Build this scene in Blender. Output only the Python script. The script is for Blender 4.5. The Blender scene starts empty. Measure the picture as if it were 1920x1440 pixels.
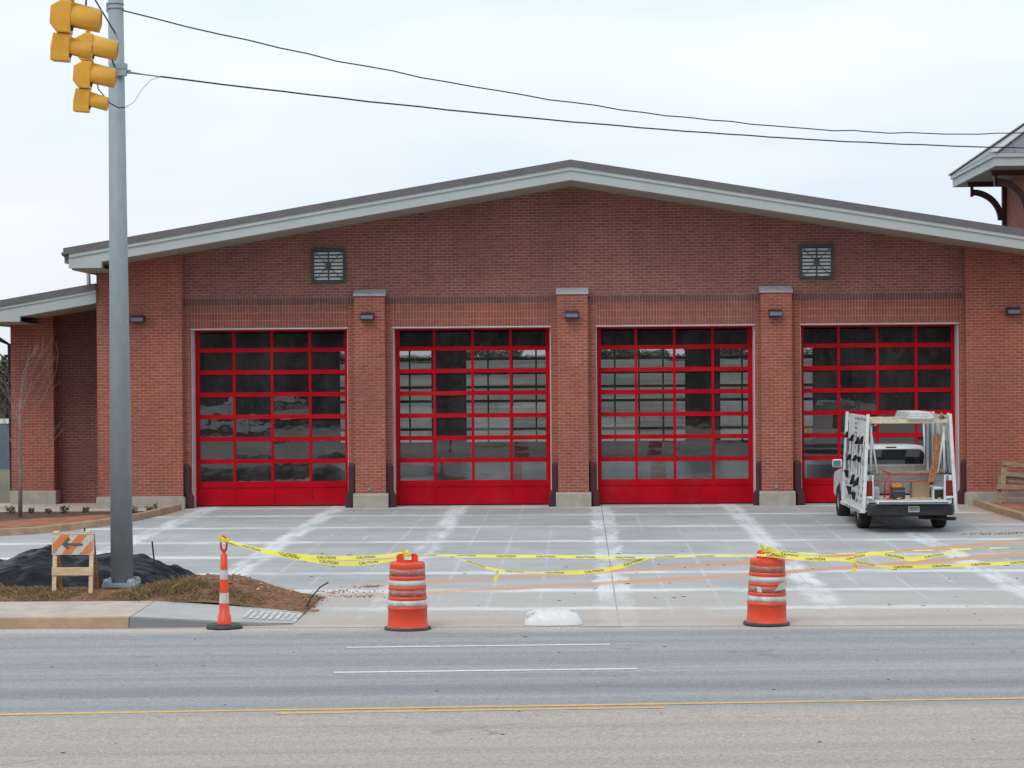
import bpy, bmesh, math, random
from mathutils import Vector, Matrix, noise
R = math.radians
sc = bpy.context.scene
col = sc.collection
rnd = random.Random(7)

# ------------------------------------------------------------------ camera
cd = bpy.data.cameras.new("camera"); cam = bpy.data.objects.new("camera", cd); col.objects.link(cam)
yaw, pitch, roll = .031433, -.0032814, .0073875
f = Vector((-math.sin(yaw)*math.cos(pitch), math.cos(yaw)*math.cos(pitch), math.sin(pitch)))
r0 = Vector((math.cos(yaw), math.sin(yaw), 0)); u0 = r0.cross(f)
rr = r0*math.cos(roll) - u0*math.sin(roll); uu = r0*math.sin(roll) + u0*math.cos(roll)
m = Matrix((rr, uu, -f)).transposed().to_4x4(); m.translation = (9.192, -50.972, 3.0645)
cam.matrix_world = m
cd.sensor_width = 36; cd.lens = 75.0; cd.clip_end = 3000; cd.clip_start = .1
sc.camera = cam
sc.view_settings.view_transform = 'Standard'; sc.view_settings.look = 'None'
sc.view_settings.exposure = 0.12; sc.view_settings.gamma = 1

# ------------------------------------------------------------------ sky + sun (overcast)
SUN_EL, SUN_AZ = R(48), R(205)      # azimuth clockwise from +Y
w = bpy.data.worlds.new("World"); sc.world = w; w.use_nodes = True
nt = w.node_tree; nt.nodes.clear()
N = nt.nodes.new; Lk = nt.links.new
out = N('ShaderNodeOutputWorld'); mixs = N('ShaderNodeMixShader')
bg1 = N('ShaderNodeBackground'); bg2 = N('ShaderNodeBackground')
sky = N('ShaderNodeTexSky'); sky.sky_type = 'NISHITA'; sky.sun_disc = False
sky.sun_elevation = SUN_EL; sky.sun_rotation = SUN_AZ; sky.dust_density = 3
Lk(sky.outputs[0], bg1.inputs[0]); bg1.inputs[1].default_value = .1
tc = N('ShaderNodeTexCoord'); sep = N('ShaderNodeSeparateXYZ'); Lk(tc.outputs['Generated'], sep.inputs[0])
mp = N('ShaderNodeMapping'); mp.inputs['Scale'].default_value = (1.2, 1.2, 5); Lk(tc.outputs['Generated'], mp.inputs[0])
ns = N('ShaderNodeTexNoise'); ns.inputs['Scale'].default_value = 2.2; ns.inputs['Detail'].default_value = 5; Lk(mp.outputs[0], ns.inputs[0])
rp = N('ShaderNodeValToRGB'); e = rp.color_ramp.elements
e[0].position = .36; e[0].color = (.70, .82, .915, 1); e[1].position = .62; e[1].color = (.88, .95, .99, 1)
Lk(ns.outputs[0], rp.inputs[0])
rp2 = N('ShaderNodeValToRGB'); e = rp2.color_ramp.elements
e[0].position = 0.0; e[0].color = (.95, .89, .90, 1); e[1].position = .16; e[1].color = (1, 1, 1, 1)
Lk(sep.outputs[2], rp2.inputs[0])
mx = N('ShaderNodeMixRGB'); mx.blend_type = 'MULTIPLY'; mx.inputs[0].default_value = 1
Lk(rp.outputs[0], mx.inputs[1]); Lk(rp2.outputs[0], mx.inputs[2])
Lk(mx.outputs[0], bg2.inputs[0]); bg2.inputs[1].default_value = 1.07
mixs.inputs[0].default_value = .9
Lk(bg1.outputs[0], mixs.inputs[1]); Lk(bg2.outputs[0], mixs.inputs[2]); Lk(mixs.outputs[0], out.inputs[0])
sl = bpy.data.lights.new("sun", 'SUN'); sl.energy = 1.0; sl.angle = R(22); sl.color = (1, .97, .93)
so = bpy.data.objects.new("sun", sl); col.objects.link(so)
sd = Vector((math.sin(SUN_AZ)*math.cos(SUN_EL), math.cos(SUN_AZ)*math.cos(SUN_EL), math.sin(SUN_EL)))
so.rotation_euler = sd.to_track_quat('Z', 'Y').to_euler(); so.location = (0, -20, 40)

# ------------------------------------------------------------------ materials
class G:
    """small node-graph helper"""
    def __init__(s, name):
        s.m = bpy.data.materials.new(name); s.m.use_nodes = True
        s.t = s.m.node_tree; s.b = s.t.nodes['Principled BSDF']; s.o = s.t.nodes['Material Output']
        s._tc = None
    def n(s, ty, **kw):
        x = s.t.nodes.new(ty)
        for k, v in kw.items(): setattr(x, k, v)
        return x
    def l(s, a, b): s.t.links.new(a, b)
    def put(s, sock, v):
        if isinstance(v, (int, float)): sock.default_value = v
        elif isinstance(v, tuple): sock.default_value = v if len(v) != 3 or sock.type == 'VECTOR' else (*v, 1)
        else: s.l(v, sock)
    def tc(s, k='Object'):
        if s._tc is None: s._tc = s.n('ShaderNodeTexCoord')
        return s._tc.outputs[k]
    def map(s, src, scale=(1, 1, 1), loc=(0, 0, 0), rot=(0, 0, 0)):
        x = s.n('ShaderNodeMapping'); s.l(src, x.inputs[0]); x.inputs['Scale'].default_value = scale
        x.inputs['Location'].default_value = loc; x.inputs['Rotation'].default_value = rot; return x.outputs[0]
    def noise(s, src, scale, detail=4, rough=.55):
        x = s.n('ShaderNodeTexNoise'); s.l(src, x.inputs[0]); x.inputs['Scale'].default_value = scale
        x.inputs['Detail'].default_value = detail; x.inputs['Roughness'].default_value = rough; return x.outputs[0]
    def math(s, op, a, b=0, c=0, clamp=False):
        x = s.n('ShaderNodeMath', operation=op, use_clamp=clamp)
        s.put(x.inputs[0], a); s.put(x.inputs[1], b)
        if op in ('MULTIPLY_ADD', 'COMPARE', 'SMOOTH_MIN'): s.put(x.inputs[2], c)
        return x.outputs[0]
    def smooth(s, v, a, b, lo=0., hi=1.):
        x = s.n('ShaderNodeMapRange', interpolation_type='SMOOTHSTEP'); s.put(x.inputs[0], v)
        for k, q in zip((1, 2, 3, 4), (a, b, lo, hi)): s.put(x.inputs[k], q)
        return x.outputs[0]
    def mix(s, fac, a, b, mode='MIX'):
        x = s.n('ShaderNodeMixRGB', blend_type=mode); s.put(x.inputs[0], fac); s.put(x.inputs[1], a); s.put(x.inputs[2], b); return x.outputs[0]
    def bump(s, h, strength=.3, dist=.01):
        x = s.n('ShaderNodeBump'); x.inputs['Strength'].default_value = strength; x.inputs['Distance'].default_value = dist
        s.l(h, x.inputs['Height']); s.l(x.outputs[0], s.b.inputs['Normal'])
    def base(s, c, rough=.7, metal=0):
        s.put(s.b.inputs['Base Color'], c); s.put(s.b.inputs['Roughness'], rough); s.b.inputs['Metallic'].default_value = metal

def simple(name, c, rough=.6, metal=0, var=.12, scale=6, stretch=(1, 1, 1), dirt=None, dirt_amt=.4, bump=0, bscale=40):
    g = G(name)
    v = g.noise(g.map(g.tc(), stretch), scale, 5)
    k = g.smooth(v, .3, .7, 1-var, 1+var)
    cc = g.mix(1, c, k, 'MULTIPLY')
    if dirt:
        d = g.noise(g.map(g.tc(), stretch, (3, 7, 1)), scale*.6, 6, .65)
        cc = g.mix(g.smooth(d, .48, .72, 0, dirt_amt), cc, dirt)
    g.base(cc, rough, metal)
    if bump: g.bump(g.noise(g.tc(), bscale, 4), bump, .01)
    return g.m

def brick(name, c1, c2, mortar, soldier=False, row0=0.0):
    g = G(name)
    uv = g.tc('UV')
    uv = g.map(uv, loc=(0, -row0, 0))
    wob = g.n('ShaderNodeTexBrick')
    g.l(uv, wob.inputs[0])
    wob.inputs['Scale'].default_value = 1
    wob.inputs['Color1'].default_value = (*c1, 1); wob.inputs['Color2'].default_value = (*c2, 1)
    wob.inputs['Mortar'].default_value = (*mortar, 1)
    wob.inputs['Mortar Size'].default_value = .0062; wob.inputs['Mortar Smooth'].default_value = .15
    wob.inputs['Bias'].default_value = -.1
    if soldier:
        wob.offset = 0; wob.inputs['Brick Width'].default_value = .0677; wob.inputs['Row Height'].default_value = .1765
    else:
        wob.inputs['Brick Width'].default_value = .203; wob.inputs['Row Height'].default_value = .0677
    # odd dark bricks, patchy weathering and pale bloom in the joints
    cell = g.n('ShaderNodeTexWhiteNoise', noise_dimensions='2D')
    big = g.noise(g.tc('UV'), .55, 4)
    fine = g.noise(g.map(g.tc('UV'), (1, 3, 1)), 5, 5)
    c = g.mix(g.smooth(big, .35, .7, 0, .35), wob.outputs['Color'], (.19, .085, .075))
    c = g.mix(1, c, g.smooth(fine, .25, .75, .84, 1.14), 'MULTIPLY')
    bloom = g.math('MULTIPLY', wob.outputs['Fac'], g.smooth(g.noise(g.tc('UV'), .9, 5, .7), .48, .72, 0, .55))
    c = g.mix(bloom, c, (.50, .38, .34))
    damp = g.noise(g.map(g.tc('UV'), (1.6, .35, 1), (7, 2, 0)), .8, 5, .65)
    c = g.mix(1, c, g.smooth(damp, .35, .65, .93, 1.05), 'MULTIPLY')
    g.base(c, .85)
    g.bump(g.math('SUBTRACT', 1, wob.outputs['Fac']), .5, .006)
    return g.m

M = {}
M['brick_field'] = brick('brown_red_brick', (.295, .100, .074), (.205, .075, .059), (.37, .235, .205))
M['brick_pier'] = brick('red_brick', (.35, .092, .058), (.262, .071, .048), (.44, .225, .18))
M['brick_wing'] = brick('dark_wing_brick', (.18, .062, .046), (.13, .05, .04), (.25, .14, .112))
M['soldier'] = brick('soldier_brick', (.31, .078, .05), (.235, .062, .045), (.40, .23, .19), True, 4.275)
M['soldier_dark'] = brick('soldier_brick_dark', (.17, .062, .048), (.12, .05, .042), (.27, .18, .155), True, 4.8045)
M['stone'] = simple('cast_stone', (.36, .335, .29), .9, var=.1, scale=4, dirt=(.30, .2, .14), dirt_amt=.3, bump=.3)
M['cap'] = simple('cap_stone', (.40, .42, .43), .9, var=.1, scale=5, bump=.2)
M['fascia'] = simple('painted_fascia', (.42, .455, .45), .5, var=.03, scale=1.5)
M['soffit'] = simple('painted_soffit', (.33, .30, .25), .7, var=.05, scale=1)
M['coping'] = simple('grey_metal_coping', (.15, .14, .145), .45, .3, var=.06, scale=3)
M['roofing'] = simple('roofing_metal', (.2, .2, .215), .5, .3, var=.1, scale=3)
M['red'] = simple('red_door_paint', (.43, .0008, .010), .5, var=.12, scale=1.2, dirt=(.40, .03, .035), dirt_amt=.5)
M['red'].node_tree.nodes['Principled BSDF'].inputs['Specular IOR Level'].default_value = .12
M['track'] = simple('white_jamb_steel', (.62, .60, .60), .45, var=.05, scale=2, dirt=(.4, .33, .28))
M['maroon'] = simple('maroon_guard_paint', (.055, .012, .018), .5, var=.15, scale=5)
M['grille'] = simple('dark_grille_metal', (.05, .065, .08), .5, .2, var=.1)
M['blade'] = simple('louver_blade', (.80, .84, .85), .5, 0, var=.06)
M['lampbody'] = simple('bronze_fixture', (.05, .055, .068), .4, .3, var=.08)
M['lens'] = simple('fixture_lens', (.16, .19, .23), .25, var=.03)
M['galv'] = simple('galvanised_steel', (.295, .345, .385), .6, .0, var=.05, scale=9, stretch=(1, 1, .35), dirt=(.24, .28, .315), dirt_amt=.25, bump=.08)
M['galv2'] = simple('galvanised_fitting', (.27, .30, .33), .5, .3, var=.1)
M['signal'] = simple('signal_yellow', (.80, .40, .045), .42, var=.05, scale=5, dirt=(.5, .22, .02), dirt_amt=.4)
M['black'] = simple('black_rubber', (.014, .014, .015), .7, var=.2)
M['darkgrey'] = simple('dark_grey_plastic', (.03, .032, .036), .5, var=.2, scale=9, dirt=(.1, .08, .06), dirt_amt=.4)
M['wire'] = simple('cable_black', (.015, .02, .025), .6)
M['orange'] = simple('traffic_orange', (.78, .075, .028), .45, var=.06, scale=6, dirt=(.45, .07, .04), dirt_amt=.35)
M['band_w'] = simple('reflective_white_band', (.60, .60, .56), .35, var=.08, scale=10, dirt=(.3, .24, .2), dirt_amt=.5)
M['band_o'] = simple('faded_orange_band', (.42, .14, .11), .4, var=.2, scale=14, stretch=(1, 1, 3), dirt=(.5, .42, .42), dirt_amt=.6)
M['tape'] = simple('yellow_tape', (.78, .68, .09), .32, var=.04)
M['ink'] = simple('black_ink', (.012, .012, .01), .5)
M['wood_new'] = simple('pale_timber', (.66, .50, .30), .75, var=.12, scale=7, stretch=(1, 1, 5), dirt=(.5, .3, .16))
M['wood_old'] = simple('weathered_timber', (.40, .19, .085), .85, var=.2, scale=7, stretch=(1, 1, 5))
M['wood_grey'] = simple('grey_timber', (.30, .215, .15), .85, var=.2, scale=7, stretch=(1, 5, 5))
M['white'] = simple('white_paint', (.74, .76, .77), .35, var=.03)
M['white_dirty'] = simple('worn_white_paint', (.66, .68, .68), .5, var=.06, scale=8, dirt=(.42, .36, .28), dirt_amt=.5)
M['truck'] = simple('white_car_paint', (.80, .83, .87), .22, var=.02, scale=3, dirt=(.5, .47, .42), dirt_amt=.18)
M['cream'] = simple('cream_wrapped_bar', (.60, .54, .40), .7, var=.15, scale=14, dirt=(.4, .33, .22), dirt_amt=.5)
M['alu'] = simple('checker_aluminium', (.50, .47, .43), .35, .6, var=.12, scale=12, dirt=(.3, .22, .15), dirt_amt=.5)
M['tail'] = simple('red_lens', (.20, .006, .012), .15, var=.05)
M['bumper'] = simple('dark_bumper', (.018, .019, .022), .45, var=.2, scale=9, dirt=(.07, .055, .045), dirt_amt=.4)
M['tyre'] = simple('muddy_tyre', (.022, .021, .021), .9, var=.2, scale=9, dirt=(.13, .055, .035), dirt_amt=.8)
M['rim'] = simple('steel_rim', (.4, .4, .41), .4, .5)
M['chassis'] = simple('rusty_chassis', (.05, .03, .024), .9, var=.3)
M['card'] = simple('cardboard', (.36, .24, .145), .85, var=.06)
M['osb'] = simple('strand_board', (.30, .12, .055), .85, var=.35, scale=26, stretch=(1, 2, 1), dirt=(.6, .36, .2), dirt_amt=.6)
M['redpaint'] = simple('red_tool_paint', (.5, .02, .025), .4)
M['orangebag'] = simple('orange_yellow_plastic', (.55, .25, .04), .5)
M['plate'] = simple('plate_white', (.42, .43, .42), .4)
M['sack'] = simple('white_polywoven', (.76, .77, .78), .35, var=.05, scale=6, dirt=(.6, .54, .5), dirt_amt=.3, bump=.35, bscale=22)
M['mirror'] = simple('mirror_glass', (.28, .42, .42), .15, .6)
M['bark'] = simple('pale_bark', (.23, .175, .155), .9, var=.15, scale=12)
M['trunk'] = simple('brown_bark', (.10, .075, .06), .95, var=.2, scale=5)
M['floor'] = simple('sealed_floor', (.22, .215, .20), .35, var=.1, scale=.6)
M['inside'] = simple('interior_block', (.34, .33, .31), .9, var=.06, scale=1)
M['ceil'] = simple('interior_ceiling', (.16, .16, .16), .9, var=.08, scale=1)
M['yellowp'] = simple('yellow_plastic', (.85, .62, .04), .4)
M['bluegrey'] = simple('blue_grey_panel', (.12, .15, .2), .6)

g = G('door_glass')
tr = g.n('ShaderNodeBsdfTransparent'); tr.inputs[0].default_value = (.72, .745, .745, 1)
gl = g.n('ShaderNodeBsdfGlossy'); gl.inputs['Roughness'].default_value = .004; gl.inputs[0].default_value = (.95, 1, 1, 1)
fr = g.n('ShaderNodeFresnel'); fr.inputs[0].default_value = 1.5
bp = g.n('ShaderNodeBump'); bp.inputs['Strength'].default_value = .028; bp.inputs['Distance'].default_value = .02
g.l(g.noise(g.map(g.tc(), (1, 1, 1.8)), 1.6, 2), bp.inputs['Height']); g.l(bp.outputs[0], gl.inputs['Normal'])
mx_ = g.n('ShaderNodeMixShader'); g.l(g.math('ADD', g.math('MULTIPLY', fr.outputs[0], 1.5), .06, clamp=True), mx_.inputs[0])
g.l(tr.outputs[0], mx_.inputs[1]); g.l(gl.outputs[0], mx_.inputs[2])
du = g.n('ShaderNodeBsdfDiffuse'); du.inputs[0].default_value = (.62, .56, .56, 1)  # pale diffuse layer imitates veiling haze, lifts the black panes
md_ = g.n('ShaderNodeMixShader'); g.l(g.smooth(g.noise(g.map(g.tc(), (1, 1, .6)), 1.3, 5, .7), .35, .75, .022, .06), md_.inputs[0])
g.l(mx_.outputs[0], md_.inputs[1]); g.l(du.outputs[0], md_.inputs[2]); g.l(md_.outputs[0], g.o.inputs[0])
M['glass'] = g.m
g = G('dark_car_glass')
g.base((.012, .018, .02), .05); g.b.inputs['Coat Weight'].default_value = .3
M['carglass'] = g.m

# foliage
def leafmat(name, a, b):
    g = G(name)
    oi = g.n('ShaderNodeNewGeometry')
    g.base(g.mix(oi.outputs['Random Per Island'], a, b), .8)
    return g.m
M['leaf_dark'] = leafmat('evergreen_needles', (.06, .08, .05), (.12, .14, .085))
M['leaf_grey'] = leafmat('grey_green_leaves', (.09, .11, .075), (.16, .17, .11))
M['leaf_brown'] = leafmat('winter_twigs', (.10, .085, .06), (.19, .155, .115))
M['leaf_shrub'] = leafmat('shrub_leaves', (.05, .085, .03), (.20, .16, .05))
M['drygrass'] = leafmat('dry_grass', (.12, .075, .035), (.36, .25, .125))

# asphalt ------------------------------------------------------------
g = G('asphalt'); P = g.tc(); sp = g.n('ShaderNodeSeparateXYZ'); g.l(P, sp.inputs[0])
rot = g.map(P, (1, 1, 1), rot=(0, 0, R(-3.8)))
lane = g.noise(g.map(rot, (.022, 1.15, 1)), 1.3, 4, .6)
lane2 = g.noise(g.map(rot, (.08, 2.8, 1), (4, 9, 0)), 1.6, 5, .65)
patch = g.noise(g.map(rot, (.25, 1, 1)), .9, 6, .7)
c = g.mix(g.smooth(lane, .3, .7), (.265, .27, .278), (.375, .368, .36))
c = g.mix(g.smooth(lane2, .45, .72, 0, .55), c, (.37, .31, .28))
c = g.mix(g.smooth(patch, .55, .75, 0, .35), c, (.22, .22, .23))
yy = g.math('ADD', sp.outputs[1], g.math('MULTIPLY', sp.outputs[0], -.075))
dk = g.math('ABSOLUTE', g.math('ADD', yy, 29.8))
c = g.mix(g.smooth(g.math('ADD', dk, g.math('MULTIPLY', lane2, .5)), .25, .95, .5, 0), c, (.17, .19, .215))
near = g.smooth(yy, -31.2, -31.8)
c = g.mix(g.math('MULTIPLY', near, g.smooth(lane2, .3, .7, .25, .75)), c, (.45, .39, .35))
edge = g.smooth(g.math('ADD', g.math('ADD', sp.outputs[1], g.math('MULTIPLY', sp.outputs[0], -.03)), g.math('MULTIPLY', patch, .5)), -23.75, -23.0)
c = g.mix(edge, c, (.52, .45, .395))
sp1 = g.noise(P, 55, 3, .8); sp2 = g.noise(P, 18, 3, .7)
c = g.mix(1, c, g.smooth(sp1, .3, .7, .68, 1.32), 'MULTIPLY')
c = g.mix(1, c, g.mix(near, (.96, .978, 1.0), (1.055, 1.0, .955)), 'MULTIPLY')
c = g.mix(1, c, g.smooth(sp2, .3, .7, .88, 1.12), 'MULTIPLY')
# thin cracks
cw = g.n('ShaderNodeTexVoronoi', feature='DISTANCE_TO_EDGE'); cw.inputs['Scale'].default_value = .55
wv = g.n('ShaderNodeVectorMath', operation='ADD'); g.l(g.map(rot, (.35, 1, 1)), wv.inputs[0])
nn = g.n('ShaderNodeTexNoise'); nn.inputs['Scale'].default_value = 1.4; g.l(P, nn.inputs[0]); sc_ = g.n('ShaderNodeVectorMath', operation='SCALE'); sc_.inputs['Scale'].default_value = .5
g.l(nn.outputs['Color'], sc_.inputs[0]); g.l(sc_.outputs[0], wv.inputs[1]); g.l(wv.outputs[0], cw.inputs[0])
crack = g.math('MULTIPLY', g.smooth(cw.outputs[0], .0, .012, 1, 0), g.smooth(patch, .5, .62, 0, .35))
c = g.mix(crack, c, (.08, .08, .085))
seam = g.smooth(g.math('ABSOLUTE', g.math('ADD', g.math('ADD', yy, 28.34), g.math('MULTIPLY', g.math('SUBTRACT', patch, .5), .25))), .004, .03, 1, 0)
c = g.mix(g.math('MULTIPLY', seam, g.smooth(lane2, .42, .6, 0, .5)), c, (.09, .09, .095))
spot = g.smooth(g.noise(g.map(P, (.5, .9, 1), (3, 1, 0)), 1.7, 3, .5), .68, .76, 0, .45)
c = g.mix(spot, c, (.16, .165, .17))
g.base(c, .88); g.bump(sp1, .5, .01); M['asphalt'] = g.m

# new concrete apron --------------------------------------------------
g = G('apron_concrete'); P = g.tc(); sp = g.n('ShaderNodeSeparateXYZ'); g.l(P, sp.inputs[0])
X, Y = sp.outputs[0], sp.outputs[1]
n1 = g.noise(P, .45, 6, .6); n2 = g.noise(g.map(P, (.25, 1.2, 1)), 2.2, 6, .7); n3 = g.noise(P, 26, 3, .7); n4 = g.noise(g.map(P, (.7, .18, 1)), 2.4, 6, .7)
base = g.mix(g.smooth(n1, .3, .7), (.33, .335, .338), (.435, .435, .433))
base = g.mix(g.smooth(n2, .4, .75, 0, .5), base, (.50, .502, .50))
wx = g.math('ADD', g.math('MULTIPLY', g.math('SUBTRACT', n2, .5), .16), g.math('MULTIPLY', g.math('SUBTRACT', g.noise(P, 1.6, 6, .65), .5), .42))
def amax(lst):
    a = lst[0]
    for b in lst[1:]: a = g.math('MAXIMUM', a, b)
    return a
YL = [-.75, -3.2, -6.5, -10.0, -13.0, -15.9, -18.55, -20.85]
XL = [.4, 3.45, 6.35, 9.7, 12.72, 15.8, 18.9]
def band(v, c0, wd, soft):
    d = g.math('ABSOLUTE', g.math('ADD', g.math('SUBTRACT', v, c0), wx))
    return g.smooth(d, wd, soft, 1, 0)
yb = amax([band(Y, y, .04, .34) for y in YL])
xb = amax([band(X, x, .10 if x != 9.7 else .2, .30) for x in XL])
xt = amax([g.smooth(g.math('ABSOLUTE', g.math('SUBTRACT', g.math('ADD', X, g.math('MULTIPLY', wx, .12)), x+o)), .0, .05, 1, 0) for x in XL for o in (.75, 1.5, 2.25)])
yjo = amax([g.smooth(g.math('ABSOLUTE', g.math('SUBTRACT', Y, y)), .006, .022, 1, 0) for y in YL])
xjo = g.math('MAXIMUM', g.smooth(g.math('ABSOLUTE', g.math('SUBTRACT', X, 9.7)), .004, .014, 1, 0), g.math('MULTIPLY', .3, amax([g.smooth(g.math('ABSOLUTE', g.math('SUBTRACT', X, x)), .004, .014, 1, 0) for x in XL])))
slab = (.74, .755, .77)
c = g.mix(g.math('MULTIPLY', yb, g.smooth(g.noise(g.map(P, (.5, .8, 1)), 1.1, 5, .65), .35, .62, .22, .9)), base, slab)
c = g.mix(g.math('MULTIPLY', xb, g.smooth(n4, .38, .6, .12, .85)), c, slab)
c = g.mix(g.math('MULTIPLY', xt, g.smooth(n4, .42, .6, .0, .28)), c, slab)
c = g.mix(g.math('MULTIPLY', xjo, .75), c, (.13, .13, .13))
c = g.mix(g.math('MULTIPLY', yjo, .3), c, (.3, .3, .3))
# beige dust toward the street
dust = g.smooth(g.math('ADD', Y, g.math('MULTIPLY', n1, 5)), -14.0, -20.0, 0, .8)
c = g.mix(g.math('MULTIPLY', dust, g.math('SUBTRACT', 1, g.math('MULTIPLY', yb, .8))), c, (.50, .425, .375))
# two red clay tyre tracks curving in from the street
def trk(a0, a1, a2, wd):
    x = g.math('SUBTRACT', X, 11)
    cy = g.math('ADD', g.math('ADD', a0, g.math('MULTIPLY', x, a1)), g.math('MULTIPLY', g.math('MULTIPLY', x, x), a2))
    d = g.math('ABSOLUTE', g.math('ADD', g.math('SUBTRACT', Y, cy), g.math('MULTIPLY', wx, .8)))
    return g.smooth(d, wd*.0, wd*1.5, 1, 0)
tk = g.math('MAXIMUM', trk(-15.0, .60, .0165, .32), trk(-16.85, .535, .018, .32))
fade = g.math('MULTIPLY', g.math('MULTIPLY', g.smooth(X, 4.5, 7.5), g.smooth(X, 8, 13, .95, 1.5)), g.smooth(g.noise(g.map(P, (.6, 1.4, 1)), 1.1, 5, .7), .3, .62, .3, 1.0))
c = g.mix(g.math('MULTIPLY', g.math('MULTIPLY', tk, fade), 1.1), c, (.60, .31, .19))
# clay blown against the kerbs
left = g.math('MULTIPLY', g.smooth(g.math('ADD', X, g.math('MULTIPLY', n1, 2.0)), 1.6, .2), g.smooth(Y, -3.4, -1.2))
c = g.mix(g.math('MULTIPLY', left, .7), c, (.56, .31, .18))
right = g.math('MULTIPLY', g.smooth(g.math('ADD', X, g.math('MULTIPLY', n2, 2.0)), 18.0, 19.6), g.smooth(Y, -9, -3.5))
c = g.mix(g.math('MULTIPLY', right, .55), c, (.50, .29, .19))
c = g.mix(1, c, g.smooth(n3, .3, .7, .93, 1.07), 'MULTIPLY')
g.base(c, .8); g.bump(n3, .15, .005); M['apron'] = g.m

M['old_conc'] = simple('old_sidewalk_concrete', (.50, .41, .355), .9, var=.1, scale=2.5, dirt=(.42, .32, .25), dirt_amt=.5, bump=.2)
M['kerb_old'] = simple('tan_kerb_concrete', (.42, .29, .185), .9, var=.14, scale=3, dirt=(.22, .15, .11), dirt_amt=.6, bump=.3)
M['new_conc'] = simple('new_grey_concrete', (.43, .43, .42), .85, var=.07, scale=2.5, dirt=(.48, .4, .34), dirt_amt=.4, bump=.2)
M['kerb_new'] = simple('kerb_face_grey', (.21, .215, .22), .85, var=.07, scale=2.5)
M['clay'] = simple('red_clay', (.34, .13, .065), .95, var=.25, scale=3, dirt=(.15, .06, .035), dirt_amt=.8, bump=.8, bscale=12)
M['mulch'] = simple('dark_mulch', (.085, .045, .035), .95, var=.3, scale=8, dirt=(.26, .10, .055), dirt_amt=.7, bump=1, bscale=25)
M['dirt'] = simple('bare_dirt', (.19, .088, .05), .95, var=.45, scale=7, dirt=(.36, .17, .10), dirt_amt=.8, bump=1, bscale=26)
M['field'] = simple('winter_field', (.16, .145, .10), .95, var=.2, scale=.12, dirt=(.26, .22, .16), dirt_amt=.6)
M['bank'] = simple('winter_grass_bank', (.15, .15, .135), .95, var=.4, scale=.5, stretch=(.25, 1, 1), dirt=(.30, .27, .235), dirt_amt=.8)
M['screen_hill'] = simple('screen_hill_wood', (.10, .10, .085), .95, var=.35, scale=.8, stretch=(1, 1, .4), dirt=(.2, .17, .13), dirt_amt=.5, bump=1, bscale=3)  # dark wood tone of the unseen hill added for the door reflections
M['gravel'] = simple('pale_lot', (.25, .245, .235), .9, var=.15, scale=.5, dirt=(.3, .24, .19))
M['paint_w'] = simple('road_paint_white', (.74, .73, .68), .7, var=.1, scale=14, dirt=(.38, .37, .35), dirt_amt=.85)
M['paint_y'] = simple('road_paint_yellow', (.70, .42, .11), .7, var=.1, scale=14, dirt=(.38, .33, .25), dirt_amt=.85)
g = G('silt_fabric'); g.base(g.mix(g.smooth(g.noise(g.tc(), 3, 5), .4, .7), (.004, .005, .008), (.011, .014, .026)), .38); g.b.inputs['Specular IOR Level'].default_value = .16
g.bump(g.noise(g.map(g.tc(), (.7, 1, 2.6)), 4, 4), .8, .06); M['silt'] = g.m

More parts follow.
